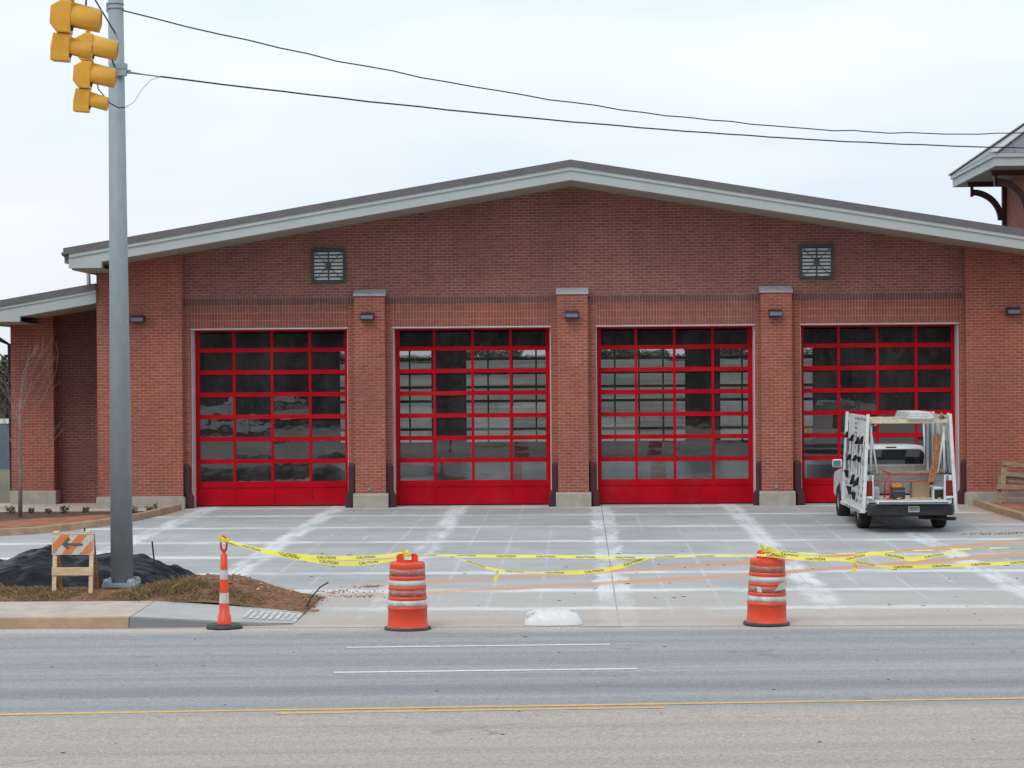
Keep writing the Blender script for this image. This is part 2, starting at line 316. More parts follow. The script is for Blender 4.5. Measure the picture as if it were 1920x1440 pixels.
# ------------------------------------------------------------------ mesh helpers
class MB:
    def __init__(s): s.v = []; s.f = []; s.sm = []
    def add(s, vs, fs, smooth=False):
        o = len(s.v); s.v += [tuple(p) for p in vs]; s.f += [tuple(i+o for i in q) for q in fs]; s.sm += [smooth]*len(fs); return s
    def box(s, x0, x1, y0, y1, z0, z1):
        return s.add([(x0,y0,z0),(x1,y0,z0),(x1,y1,z0),(x0,y1,z0),(x0,y0,z1),(x1,y0,z1),(x1,y1,z1),(x0,y1,z1)],
                     [(0,3,2,1),(4,5,6,7),(0,1,5,4),(1,2,6,5),(2,3,7,6),(3,0,4,7)])
    def obox(s, a, b, w_, h_, up=(0, 0, 1)):
        """bar from a to b with rectangular section w_ x h_"""
        a, b = Vector(a), Vector(b); d = (b-a).normalized(); up = Vector(up)
        sx = d.cross(up)
        if sx.length < 1e-4: sx = d.cross(Vector((0, 1, 0)))
        sx.normalize(); sy = sx.cross(d).normalized(); sx *= w_/2; sy *= h_/2
        vs = [p+i*sx+j*sy for p in (a, b) for i, j in ((-1,-1),(1,-1),(1,1),(-1,1))]
        return s.add(vs, [(3,2,1,0),(4,5,6,7),(0,1,5,4),(1,2,6,5),(2,3,7,6),(3,0,4,7)])
    def prism(s, pts, axis, a, b):
        """polygon pts in the plane across axis, extruded from a to b"""
        n = len(pts)
        def P(p, t): return {'y': (p[0], t, p[1]), 'x': (t, p[0], p[1]), 'z': (p[0], p[1], t)}[axis]
        vs = [P(p, a) for p in pts] + [P(p, b) for p in pts]
        fs = [tuple(range(n)), tuple(range(2*n-1, n-1, -1))] + [(i, n+i, n+(i+1) % n, (i+1) % n) for i in range(n)]
        return s.add(vs, fs)
    def tube(s, pts, rad, n=8, cap=True, smooth=True):
        pts = [Vector(p) for p in pts]; m_ = len(pts)
        if not isinstance(rad, (list, tuple)): rad = [rad]*m_
        ref = None; vs = []
        for i, p in enumerate(pts):
            d = (pts[min(i+1, m_-1)]-pts[max(i-1, 0)]).normalized()
            if ref is None: ref = d.orthogonal().normalized()
            ref = (ref - d*ref.dot(d)).normalized(); b = d.cross(ref)
            vs += [p + (ref*math.cos(2*math.pi*k/n) + b*math.sin(2*math.pi*k/n))*rad[i] for k in range(n)]
        fs = [(i*n+k, i*n+(k+1) % n, (i+1)*n+(k+1) % n, (i+1)*n+k) for i in range(m_-1) for k in range(n)]
        s.add(vs, fs, smooth)
        if cap:
            o = len(s.v)-len(vs)
            s.f += [tuple(o+k for k in reversed(range(n))), tuple(o+(m_-1)*n+k for k in range(n))]; s.sm += [False]*2
        return s
    def lathe(s, prof, c=(0, 0, 0), n=32, smooth=True):
        vs = [(c[0]+r_*math.cos(2*math.pi*k/n), c[1]+r_*math.sin(2*math.pi*k/n), c[2]+z) for r_, z in prof for k in range(n)]
        fs = [(i*n+k, i*n+(k+1) % n, (i+1)*n+(k+1) % n, (i+1)*n+k) for i in range(len(prof)-1) for k in range(n)]
        return s.add(vs, fs, smooth)
    def quad(s, a, b, c, d): return s.add([a, b, c, d], [(0, 1, 2, 3)])
    def build(s, name, mat, parent=None, bevel=0, segs=2, uv=True, recalc=True):
        me = bpy.data.meshes.new(name)
        off = Vector((0, 0, 0))
        me.from_pydata(s.v, [], s.f)
        me.polygons.foreach_set('use_smooth', s.sm)
        if recalc:
            bm = bmesh.new(); bm.from_mesh(me); bmesh.ops.recalc_face_normals(bm, faces=bm.faces); bm.to_mesh(me); bm.free()
        me.update()
        if uv:
            ul = me.uv_layers.new(name='UVMap')
            for p in me.polygons:
                nx, ny, nz = (abs(t) for t in p.normal)
                for li in p.loop_indices:
                    q = me.vertices[me.loops[li].vertex_index].co
                    ul.data[li].uv = (q.y, q.z) if nx > ny and nx > nz else ((q.x, q.y) if nz > ny else (q.x, q.z))
        me.materials.append(mat if not isinstance(mat, str) else M[mat])
        o = bpy.data.objects.new(name, me); col.objects.link(o)
        if parent: o.parent = parent
        if bevel:
            b = o.modifiers.new('bevel', 'BEVEL'); b.width = bevel; b.segments = segs; b.limit_method = 'ANGLE'; b.angle_limit = R(40)
        return o
def tag(o, label, cat, group=None, kind=None):
    if label: o['label'] = label
    if cat: o['category'] = cat
    if group: o['group'] = group
    if kind: o['kind'] = kind
    return o
def thing(name, label, cat, loc=(0, 0, 0), rz=0, group=None):
    o = bpy.data.objects.new(name, None); o.empty_display_size = .2; col.objects.link(o)
    o.location = loc; o.rotation_euler = (0, 0, rz); return tag(o, label, cat, group)
def struct(mb, name, mat, **k):
    o = mb.build(name, mat, **k); o['kind'] = 'structure'; return o
def kids(o): return [c for c in bpy.data.objects if c.parent == o]
def dup(o, parent=None):
    c = o.copy(); col.objects.link(c); c.parent = parent
    for ch in kids(o): dup(ch, c)
    return c
def part_label(o, s): o['label'] = s; return o

# ------------------------------------------------------------------ ground
def gz(y):
    if y > 0: return 0.0
    if y > -22.9: return .01*y
    if y > -31.0: return -.229 + .0185*(-22.9-y)
    if y > -38.5: return -.079 - .0185*(-31.0-y)
    return -.218
def sheet(name, mat, x0, x1, y0, y1, dz, kind=True):
    ys = sorted({y0, y1, *[t for t in (0., -22.9, -31., -38.5) if y0 < t < y1]})
    mb = MB()
    for a, b in zip(ys[:-1], ys[1:]):
        e_ = 1e-6
        mb.quad((x0, a, gz(a+e_)+dz), (x1, a, gz(a+e_)+dz), (x1, b, gz(b-e_)+dz), (x0, b, gz(b-e_)+dz))
    o = mb.build(name, mat); o['kind'] = 'structure'; return o
sheet('ground', 'field', -700, 700, -700, 1200, -.06)
sheet('rear_lot', 'gravel', -40, 60, 30.45, 62, -.0)
sheet('street', 'asphalt', -300, 300, -38.3, -22.75, 0)
sheet('parking_lot', 'asphalt', -60, 70, -86, -41.5, 0.0)
sheet('apron', 'apron', -14, 30, -22.9, .6, .004)
sheet('verge', 'dirt', -300, -14, -22.9, 3, -.02)
sheet('verge', 'dirt', 30, 300, -22.9, 3, -.02)
sheet('added_far_strip', 'old_conc', -60, 70, -41.5, -38.3, .0)  # unseen pale strip, added to lighten a dark band mirrored in the doors
# lane lines, along the street's own direction
def line(name, mat, a, b, wd):
    a = Vector((*a, 0)); b = Vector((*b, 0)); d = (b-a).normalized(); s_ = Vector((-d.y, d.x, 0))*wd/2
    n = max(2, int((b-a).length/2)); mb = MB()
    for i in range(n):
        p, q = a.lerp(b, i/n), a.lerp(b, (i+1)/n)
        mb.quad(*[(t.x, t.y, gz(t.y)+.004) for t in (p-s_, q-s_, q+s_, p+s_)])
    o = mb.build(name, mat); o['kind'] = 'structure'
line('lane_dash', 'paint_w', (6.368, -25.339), (9.539, -25.079), .11)
line('lane_dash', 'paint_w', (6.505, -27.85), (9.812, -27.59), .12)
for k in (-3, -2, -1, 1, 2, 3):
    line('lane_dash', 'paint_w', (6.37+12.2*k, -25.34+1*k), (9.54+12.2*k, -25.08+1*k), .11) if abs(k) < 3 else None
line('centre_line', 'paint_y', (-40, -35.3), (60, -25.6), .11)
line('centre_line', 'paint_y', (6.32, -31.03), (9.98, -30.70), .10)

# sidewalk, kerb and ramp on the left
def sw(name, mat, pts, face=None):
    """pts: list of (x, y_back, z_back, y_front, z_front) cross sections"""
    mb = MB()
    for (x, yb_, zb, yf, zf), (X2, yb2, zb2, yf2, zf2) in zip(pts[:-1], pts[1:]):
        mb.quad((x, yf, zf), (X2, yf2, zf2), (X2, yb2, zb2), (x, yb_, zb))
        mb.quad((x, yb_, zb-.3), (x, yb_, zb), (X2, yb2, zb2), (X2, yb2, zb2-.3))
    return struct(mb, name, mat)
def kerbface(name, mat, pts):
    mb = MB()
    for (x, y, z), (x2, y2, z2) in zip(pts[:-1], pts[1:]):
        mb.quad((x, y-.02, gz(y)-.05), (x2, y2-.02, gz(y2)-.05), (x2, y2, z2), (x, y, z))
        mb.quad((x, y, z), (x2, y2, z2), (x2, y2+.14, z2+.003), (x, y+.14, z+.003))
    return struct(mb, name, mat)
sw('sidewalk', 'old_conc', [(-60, -22.6, -.03, -24.3, -.075), (-5, -21.3, -.045, -23.0, -.085), (3.2, -21.12, -.05, -22.72, -.088)])
kerbface('kerb', 'kerb_old', [(-60, -24.44, -.078), (-5, -23.14, -.088), (3.2, -22.86, -.091)])
sw('ramp_sidewalk', 'new_conc', [(3.21, -21.12, -.05, -22.72, -.088), (4.05, -21.25, -.09, -22.68, -.14), (4.7, -21.33, -.13, -22.6, -.19), (5.35, -21.35, -.19, -22.5, -.213)])
kerbface('ramp_kerb', 'kerb_new', [(3.21, -22.86, -.091), (4.05, -22.82, -.145), (4.7, -22.74, -.196), (5.35, -22.64, -.222)])
# tactile strips cast into the ramp
mb = MB()
for i in range(9):
    x = 4.62 + i*.085
    for j in range(6):
        y = -21.7 - j*.115
        z = -.125 - (x-4.6)*.085 - (-.05*(y+21.3)) + .006
        z = -.118 - (x-4.55)*.09 + (y+21.35)*.048*(1-(x-4.5)*.4) + .012
        mb.quad((x, y, z), (x+.05, y, z-.004), (x+.05, y+.07, z), (x, y+.07, z+.004))
o = struct(mb, 'tactile_strip', M['paint_w'])

# ------------------------------------------------------------------ beds and kerbs by the building
def curb(name, pts, wd=.16, h=.15):
    mb = MB(); n = len(pts)
    P_ = [Vector((x, y, 0)) for x, y in pts]; sec = []
    for i, p in enumerate(P_):
        d = (P_[min(i+1, n-1)]-P_[max(i-1, 0)]).normalized(); s_ = Vector((-d.y, d.x, 0))
        g0 = gz(p.y)
        sec.append([(p-s_*wd/2).to_tuple()[:2]+(g0-.05,), (p-s_*wd*.42).to_tuple()[:2]+(g0+h,), (p+s_*wd*.42).to_tuple()[:2]+(g0+h,), (p+s_*wd/2).to_tuple()[:2]+(g0-.05,)])
    vs = [q for s_ in sec for q in s_]
    fs = [(4*i+k, 4*i+k+1, 4*i+5+k, 4*i+4+k) for i in range(n-1) for k in range(3)] + [(0, 1, 2, 3), (4*n-1, 4*n-2, 4*n-3, 4*n-4)]
    mb.add(vs, fs); return struct(mb, name, 'kerb_old', bevel=.02)
def arcpts(p0, p1, p2, n=8):
    return [((1-t)**2*p0[0]+2*t*(1-t)*p1[0]+t*t*p2[0], (1-t)**2*p0[1]+2*t*(1-t)*p1[1]+t*t*p2[1]) for t in [i/n for i in range(n+1)]]
LC = [(-.25, -1.0), (-.35, -2.2)] + arcpts((-.45, -3.0), (-.75, -6.0), (-2.0, -7.7)) + [(-4.5, -9.6), (-9, -11.5), (-14, -12.5)]
curb('bed_kerb', LC)
mb = MB(); pl = [(x-.08, y+.08) for x, y in LC] + [(-14, -2.45), (-.42, -2.15)]
mb.prism(pl[1:], 'z', -.2, .045); struct(mb, 'planting_bed', 'mulch')
mb = MB(); mb.prism([(-.52, -3.4), (-.9, -5.6), (-2.2, -7.3), (-4.6, -9.2), (-8, -10.7), (-8, -8.6), (-4.4, -7.2), (-2.9, -5.0), (-1.6, -3.6)], 'z', -.1, .052); struct(mb, 'clay_patch', 'clay')
mb = MB(); mb.prism([(-14, -2.45), (-.42, -2.15), (-.38, -.2), (-2.3, -.2), (-2.3, 1.5), (-14, 1.5)], 'z', -.2, .028); struct(mb, 'walkway', 'old_conc')
RC = [(18.42, -.95), (18.48, -3.5), (18.6, -5.4), (18.9, -8), (19.6, -10.5), (21, -13), (24, -15.5)]
curb('bed_kerb', RC, .17, .15)
mb = MB(); mb.prism([(x+.07, y) for x, y in RC] + [(30, -16), (30, -.95)], 'z', -.3, .06); struct(mb, 'clay_bed', 'clay')

# ------------------------------------------------------------------ FIRE STATION
P_DOOR = 4.818; DW, DH = 3.66, 4.27; DEP = 30.08
fs_ = thing('fire_station', 'low brick fire station with four red glazed overhead doors and wide grey gable', 'building', (0, 0, 0))
def B(mb, name, mat, **k): return mb.build(name, mat, fs_, **k)
SL = .164; XC = 9.037
def zu(x, top=7.552): return top - SL*abs(x-XC)
# gable wall over the doors and wall strips between them
mb = MB(); mb.prism([(-.2, 5.005), (18.25, 5.005), (18.25, zu(18.25)+.02), (XC, 7.572), (-.2, zu(-.2)+.02)], 'y', -.5, -.12)
B(mb, 'gable_wall', 'brick_field')
strips = [(-.2, -.04)] + [(i*P_DOOR+3.71, (i+1)*P_DOOR-.04) for i in range(3)] + [(3*P_DOOR+3.68, 18.25)]
for a, b in strips:
    mb = MB(); mb.box(a, b, -.5, -.12, -.1, 4.8045); B(mb, 'jamb_wall', 'brick_pier')
for i in range(4):
    a, b = strips[i][1], strips[i+1][0]
    mb = MB(); mb.box(a, b, -.497, -.12, 4.268, 4.8045); B(mb, 'lintel_course', 'soldier')
mb = MB(); mb.box(-.2, 18.25, -.502, -.12, 4.8045, 5.005); B(mb, 'soldier_band', 'soldier_dark')
mb = MB()
for i in range(4): mb.box(strips[i][1]-.0, strips[i+1][0]+.0, -.505, -.40, 4.245, 4.266)
B(mb, 'steel_lintel', 'track')
# corner pilasters
mb = MB(); mb.prism([(-2.223, .30), (-.2, .30), (-.2, zu(-.2)+.03), (-2.223, zu(-2.223)+.03)], 'y', -.75, 0.2); B(mb, 'corner_pilaster', 'brick_pier')
mb = MB(); mb.prism([(18.25, .30), (20.30, .30), (20.30, zu(20.30)+.03), (18.25, zu(18.25)+.03)], 'y', -.75, 0.2); B(mb, 'corner_pilaster', 'brick_pier')
mb = MB(); mb.prism([(-2.26, -.2), (-.155, -.2), (-.155, .25), (-.2, .30), (-2.223, .30), (-2.26, .25)], 'y', -.80, .15); B(mb, 'stone_base', 'stone', bevel=.015)
mb = MB(); mb.prism([(18.20, -.2), (20.34, -.2), (20.34, .25), (20.30, .30), (18.25, .30), (18.20, .25)], 'y', -.80, .15); B(mb, 'stone_base', 'stone', bevel=.015)
# piers with stone base and cap, lamp, outlet
for i, (a, b) in enumerate(((3.895, 4.618), (8.682, 9.408), (13.462, 14.196))):
    mb = MB(); mb.box(a, b, -.75, -.5, .34, 5.0); B(mb, 'pier', 'brick_pier')
    mb = MB(); mb.prism([(-.80, -.2), (-.80, .29), (-.755, .345), (-.5, .345), (-.5, -.2)], 'x', a-.055, b+.055)
    B(mb, 'stone_base', 'stone', bevel=.02)
    mb = MB(); mb.prism([(-.79, 5.0), (-.79, 5.04), (-.5, 5.17), (-.5, 5.0)], 'x', a-.02, b+.02); B(mb, 'pier_cap', 'cap', bevel=.006)
    if i != 1:
        mb = MB(); c_ = (a+b)/2-.03; mb.box(c_-.04, c_+.04, -.775, -.75, .415, .475); B(mb, 'outlet_box', 'galv2', bevel=.005)
def wall_light(x, z):
    mb = MB(); mb.prism([(-.75, z-.085), (-.75, z+.085), (-.85, z+.09), (-.985, z+.03), (-.985, z-.07), (-.93, z-.095)], 'x', x-.16, x+.16)
    o = B(mb, 'wall_light', 'lampbody', bevel=.008)
    mb = MB(); mb.box(x-.14, x+.14, -.991, -.985, z-.06, z+.025); mb.build('lens', M['lens'], o)
for x in (-1.22, 4.218, 9.03, 13.80, 19.33): wall_light(x, 4.515 if x > 0 else 4.50)
# louvres
for x0, x1, z0, z1 in ((2.879, 3.673, 5.332, 6.136), (14.407, 15.19, 5.325, 6.12)):
    fr_ = MB(); t_ = .055
    fr_.box(x0, x1, -.57, -.50, z0, z0+t_).box(x0, x1, -.57, -.50, z1-t_, z1).box(x0, x0+t_, -.57, -.50, z0+t_, z1-t_).box(x1-t_, x1, -.57, -.50, z0+t_, z1-t_)
    o = B(fr_, 'louver', 'grille')
    mb = MB(); mb.box(x0+t_, x1-t_, -.508, -.502, z0+t_, z1-t_); mb.build('backing', M['black'], o)
    mb = MB(); nb = 8; st = (z1-z0-2*t_)/nb
    for k in range(nb):
        zz = z0+t_+k*st
        mb.prism([(-.548, zz+.012), (-.548, zz+.02), (-.512, zz+st*.78), (-.512, zz+st*.70)], 'x', x0+t_, x1-t_)
    mb.build('blade', M['blade'], o); o2 = MB()
    for k in range(nb):
        zz = z0+t_+k*st
        o2.prism([(-.55, zz+.010), (-.55, zz+st*.30+.01), (-.514, zz+st*.80)], 'x', x0+t_, x1-t_) if 0 else None
    cx, cz = (x0+x1)/2, (z0+z1)/2; gm = MB()
    gm.obox((x0+t_*.6, -.575, z0+t_*.6), (x1-t_*.6, -.575, z1-t_*.6), .016, .022, (0, 1, 0))
    gm.obox((x0+t_*.6, -.578, z1-t_*.6), (x1-t_*.6, -.578, z0+t_*.6), .016, .022, (0, 1, 0))
    gm.box(cx-.016, cx+.016, -.583, -.568, z0+t_*.6, z1-t_*.6); gm.box(cx-.06, cx+.06, -.587, -.571, cz-.06, cz+.06)
    gm.build('crossed_guard', M['grille'], o)

# overhead doors
RAIL = [ (948.6-(654.6+41.8*k))/334.3*4.27 for k in range(7)]   # centres of the rails, top down
def overhead(Y0, sgn, i, detail=True):
    x0 = i*P_DOOR-.03; x1 = x0+3.74
    fm = MB(); ya, yb_ = (Y0, Y0+.05*sgn)
    stw = .085
    xs = [x0+.03+k*DW/4 for k in range(5)]
    fm.box(x0, xs[0]+stw, ya, yb_, .55, 4.27); fm.box(xs[4]-stw, x1, ya, yb_, .55, 4.27)
    for k in (1, 2, 3): fm.box(xs[k]-.032, xs[k]+.032, ya, yb_, .55, 4.27)
    fm.box(x0, x1, ya-.012*sgn, yb_, 4.19, 4.272)
    for z in RAIL: fm.box(x0, x1, ya-.006*sgn, yb_+.002*sgn, z-.052, z+.052)
    door = B(fm, 'overhead_door', 'red')
    pb = MB(); pb.box(x0, x1, ya+.004*sgn, yb_, .03, .50)
    for k in range(5): pb.box(xs[k]-.03, xs[k]+.03, ya-.014*sgn, ya+.004*sgn, .10, .46)
    pb.box(x0+.002, x1-.002, ya-.016*sgn, ya+.004*sgn, .035, .10); pb.box(x0+.002, x1-.002, ya-.016*sgn, ya+.004*sgn, .46, .498)
    pb.build('bottom_panel', M['red'], door)
    sb = MB(); sb.box(x0, x1, ya+.01*sgn, yb_, .0, .03); sb.build('bottom_seal', M['black'], door)
    gm = MB(); r_ = random.Random(i*9+int(Y0)); 
    zs = [4.19] + RAIL
    for k in range(4):
        for q in range(7):
            a_, b_ = xs[k]+.02, xs[k+1]-.02; zt, zb_ = zs[q]-.04, zs[q+1]+.04
            t1, t2 = r_.uniform(-.0025, .0025), r_.uniform(-.002, .002); yg = Y0+.03*sgn
            gm.quad((a_, yg-t1-t2, zb_), (b_, yg+t1-t2, zb_), (b_, yg+t1+t2, zt), (a_, yg-t1+t2, zt))
    gm.build('glazing', M['glass'], door, recalc=False)
    if detail:
        jm = MB()
        jl = strips[i][1]; jr = strips[i+1][0]
        jm.box(jl-.03, jl+.022, -.40, Y0-.004, 0.0, 4.266); jm.box(jr-.022, jr+.03, -.40, Y0-.004, 0, 4.266)
        jm.box(jl+.022, jr-.022, -.385, Y0-.02, 4.235, 4.262)
        B(jm, 'door_jamb', 'track')
        for s_, xg in ((1, jl-.10), (-1, jr+.095)):
            gmb = MB()
            gmb.prism([(xg-.092, 1.03), (xg-.092, .40), (xg+s_*.07-.1, .28), (xg+s_*.07-.1, -.02), (xg+s_*.07+.1, -.02), (xg+s_*.07+.1, .28), (xg+.092, .40), (xg+.092, 1.03)], 'y', -.64, -.505)
            B(gmb, 'jamb_guard', 'maroon', bevel=.05, segs=4)
for i in range(4):
    overhead(0.0, 1, i); overhead(DEP+.05, 1, i, False)

# shell: side walls, rear wall, interior
for a in (-2.2, 20.03):
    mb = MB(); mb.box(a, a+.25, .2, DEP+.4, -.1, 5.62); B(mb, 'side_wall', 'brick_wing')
mb = MB(); zr = 4.27
edges = [-1.95] + [v for i in range(4) for v in (i*P_DOOR-.0, i*P_DOOR+3.66)] + [20.02]
for k in range(0, 10, 2): mb.box(edges[k], edges[k+1], DEP, DEP+.4, -.1, zr)
mb.prism([(-1.95, zr), (20.02, zr), (20.02, zu(20.0)), (XC, 7.5), (-1.95, zu(-1.95))], 'y', DEP, DEP+.4)
B(mb, 'rear_wall', 'brick_field')
mb = MB(); mb.box(-1.95, 20.02, -.12, DEP, -.2, .001); B(mb, 'floor_slab', 'floor')
mb = MB(); mb.box(-1.95, 20.02, -.119, DEP, 5.3, 5.35)
for k in range(9): mb.box(-1.95, 20.02, 1.6+k*3.4, 1.75+k*3.4, 4.75, 5.3)
B(mb, 'ceiling', 'ceil')
for a in (-1.95, 20.0):
    mb = MB(); mb.box(a, a+.02, .3, DEP-.1, 0, 5.3); B(mb, 'lining', 'inside')
# roof
def gable_roof(x0, x1, xp, zt, y0, y1, bot=.457, side='both'):
    pass
ztop = 8.009
def zt(x): return ztop-SL*abs(x-XC)
xl, xr_ = -2.62, 20.69
mb = MB(); mb.prism([(xl, zt(xl)-.10), (XC, ztop-.10), (xr_, zt(xr_)-.10), (xr_, zt(xr_)-.34), (XC, ztop-.40), (xl, zt(xl)-.34)], 'y', -2.24, DEP+2.0); B(mb, 'roof', 'roofing')
mb = MB()
for a, b in ((xl, XC), (XC, xr_)):
    mb.prism([(a, zt(a)), (b, zt(b)), (b, zt(b)-.153), (a, zt(a)-.153)], 'y', -2.36, -2.10)
B(mb, 'coping', 'coping')
xfl, xfr = -2.49, 20.56
mb = MB()
for a, b in ((xfl, XC), (XC, xfr)):
    mb.prism([(a, zt(a)-.153), (b, zt(b)-.153), (b, zt(b)-.240), (a, zt(a)-.240)], 'y', -2.335, -2.12)
B(mb, 'drip_trim', 'fascia')
mb = MB()
for a, b in ((xfl, XC), (XC, xfr)):
    mb.prism([(a, zt(a)-.240), (b, zt(b)-.240), (b, zt(b)-.457), (a, zt(a)-.457)], 'y', -2.30, -2.12)
for a, b in ((xfl, -1.75), (19.83, xfr)):
    q = a if a < 0 else b
    mb.prism([(a, zt(a)-.457), (b, zt(b)-.457), (b, 5.64), (a, 5.64)], 'y', -2.302, -2.12)
B(mb, 'rake_fascia', 'fascia')
mb = MB()
for a, b in ((-2.3, XC), (XC, 20.4)):
    mb.prism([(a, zt(a)-.452), (b, zt(b)-.452), (b, zt(b)-.43), (a, zt(a)-.43)], 'y', -2.12, DEP+1.9)
for a, b in ((xfl+.02, -1.76), (19.84, xfr-.02)): mb.box(a, b, -2.12, -.75, 5.60, 5.645)
mb.box(xfl+.02, -2.225, -.75, DEP, 5.60, 5.645); mb.box(20.31, xfr-.02, -.75, DEP, 5.60, 5.645)
B(mb, 'soffit', 'soffit')
for x, s_ in ((xfl, -1), (xfr, 1)):
    mb = MB(); mb.box(min(x, x+.02*s_), max(x, x+.02*s_), -2.295, DEP+1.9, 5.64, 5.95); B(mb, 'eave_fascia', 'fascia')
for x, s_ in ((xfl-.02, -1), (xfr+.02, 1)):
    mb = MB(); mb.prism([(x, 5.86), (x+.06*s_, 5.87), (x+.15*s_, 5.93), (x+.17*s_, 6.0), (x, 6.0)], 'y', -2.32, DEP+1.9); B(mb, 'gutter', 'grille')
mb = MB(); mb.tube([(-2.62, .1, 5.9), (-2.60, .1, 5.35), (-2.60, .1, 5.25)], .05, 8); mb.obox((-2.60, .1, 5.30), (-2.95, -.1, 5.16), .1, .08); B(mb, 'downspout', 'fascia')

# low wing on the left, set back from the bays
mb = MB(); mb.box(-4.756, -3.70, 1.0, 1.6, .361, 4.9); B(mb, 'wing_pilaster', 'brick_pier')
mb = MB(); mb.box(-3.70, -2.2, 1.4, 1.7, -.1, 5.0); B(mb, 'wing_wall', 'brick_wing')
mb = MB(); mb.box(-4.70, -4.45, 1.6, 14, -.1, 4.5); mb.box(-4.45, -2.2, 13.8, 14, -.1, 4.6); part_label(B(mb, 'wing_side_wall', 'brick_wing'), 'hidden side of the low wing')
mb = MB(); mb.box(-4.79, -3.65, .95, 1.5, -.1, .361); B(mb, 'stone_base', 'stone', bevel=.02)
def zw(x): return 5.357 + .1665*(x+2.207)
a, b = -5.20, -2.225
mb = MB(); mb.prism([(a, zw(a)-.01), (b, zw(b)-.01), (b, zw(b)-.44), (a, zw(a)-.44)], 'y', -.7, 14.5); B(mb, 'wing_roof', 'roofing')
mb = MB(); mb.prism([(a-.1, zw(a-.1)), (b, zw(b)), (b, zw(b)-.16), (a-.1, zw(a-.1)-.16)], 'y', -.85, -.66); mb.prism([(a-.1, zw(a-.1)+.004), (b, zw(b)+.004), (b, zw(b)-.03), (a-.1, zw(a-.1)-.03)], 'y', -.66, 14.5); B(mb, 'wing_coping', 'coping')
mb = MB(); mb.prism([(a, zw(a)-.16), (b, zw(b)-.16), (b, zw(b)-.22), (a, zw(a)-.22)], 'y', -.83, -.66); B(mb, 'wing_drip_trim', 'fascia')
xe = -4.046
mb = MB(); mb.prism([(a, zw(a)-.22), (b, zw(b)-.22), (b, zw(b)-.467), (xe, zw(xe)-.467), (xe, 4.464), (a, 4.464)], 'y', -.80, -.66); B(mb, 'wing_fascia', 'fascia')
mb = MB(); mb.prism([(xe-.01, zw(xe)-.448), (b, zw(b)-.448), (b, zw(b)-.463), (xe-.01, zw(xe)-.463)], 'y', -.66, 1.4); mb.box(a+.02, xe, -.66, 1.0, 4.435, 4.462); B(mb, 'wing_soffit', 'soffit')
mb = MB(); mb.tube([(-5.25, -.4, 4.5), (-5.1, .2, 4.25), (-4.92, .8, 4.05), (-4.86, 1.3, 3.95), (-4.85, 1.4, .2)], .05, 8); B(mb, 'wing_downspout', 'grille')

# ------------------------------------------------------------------ TOWER with bracketed hip roof
tw = thing('brick_tower', 'square brick tower with grey hip roof and curved dark eave brackets', 'tower', (20.9, 4.2, 0))
def T(mb, name, mat, **k):
    mb.v = [(x-20.9, y-4.2, z) for x, y, z in mb.v]; return mb.build(name, mat, tw, **k)
ex0, ex1, ey0, ey1 = 19.68, 26.7, 3.0, 9.1
mb = MB(); mb.box(20.9, 25.5, 4.2, 7.9, 0, 8.32); T(mb, 'wall', 'brick_pier')
mb = MB(); mb.box(ex0+.04, ex1-.04, ey0+.04, ey1-.04, 8.30, 8.345); T(mb, 'soffit', 'soffit')
mb = MB()
for (q0, q1, q2, q3) in ((ex0, ex0+.05, ey0, ey1), (ex1-.05, ex1, ey0, ey1), (ex0+.05, ex1-.05, ey0, ey0+.05), (ex0+.05, ex1-.05, ey1-.05, ey1)): mb.box(q0, q1, q2, q3, 8.28, 8.50)
T(mb, 'fascia', 'fascia')
mb = MB()
for (q0, q1, q2, q3) in ((ex0-.05, ex0+.03, ey0-.05, ey1+.05), (ex1-.03, ex1+.05, ey0-.05, ey1+.05), (ex0+.03, ex1-.03, ey0-.05, ey0+.03), (ex0+.03, ex1-.03, ey1-.03, ey1+.05)): mb.box(q0, q1, q2, q3, 8.50, 8.60)
T(mb, 'drip_trim', 'fascia')
ax, ay0, ay1, az = 23.19, 6.05, 6.05, 11.1
e0 = (ex0-.06, ey0-.06, 8.60); e1 = (ex1+.06, ey0-.06, 8.60); e2 = (ex1+.06, ey1+.06, 8.60); e3 = (ex0-.06, ey1+.06, 8.60); ap = (ax, 6.05, az)
mb = MB(); mb.add([e0, e1, e2, e3, ap], [(0, 1, 4), (1, 2, 4), (2, 3, 4), (3, 0, 4), (3, 2, 1, 0)]); T(mb, 'roof', 'roofing')
mb = MB()
for e_ in (e0, e1, e2, e3): mb.obox(Vector(e_)+Vector((0, 0, .02)), Vector(ap)+Vector((0, 0, .02)), .22, .03)
T(mb, 'hip_cap', 'fascia')
for k in range(1, 14):     # standing seams of the street-side face
    x = ex0 + (ex1-ex0)*k/14; t_ = 1-abs(x-ax)/3.55
    mb = MB(); mb.obox((x, ey0-.05, 8.62), (x, ey0-.05+t_*3.1, 8.62+t_*2.48), .02, .035); T(mb, 'seam', 'roofing')
def bracket(x, y):
    b_ = MB(); b_.box(x-.12, x, y-.07, y+.07, 7.05, 8.28); b_.box(x-1.05, x-.12, y-.07, y+.07, 8.17, 8.295)
    n = 10; ri, ro = .78, .95; cx_, cz_ = x-.98+.0, 7.22
    arc = []
    for k in range(n+1):
        t_ = k/n*math.pi/2; arc.append((x-.93+.86*math.sin(t_)*1.0, 7.25+.85*math.cos(t_)))
    for k in range(n+1):
        t_ = (n-k)/n*math.pi/2; arc.append((x-.93+.70*math.sin(t_), 7.25+.69*math.cos(t_)))
    b_.prism(arc, 'y', y-.06, y+.06); b_.box(x-.97, x-.90, y-.06, y+.06, 7.90, 8.17)
    T(b_, 'eave_bracket', 'maroon')
bracket(20.9, 7.75); bracket(20.9, 4.45)

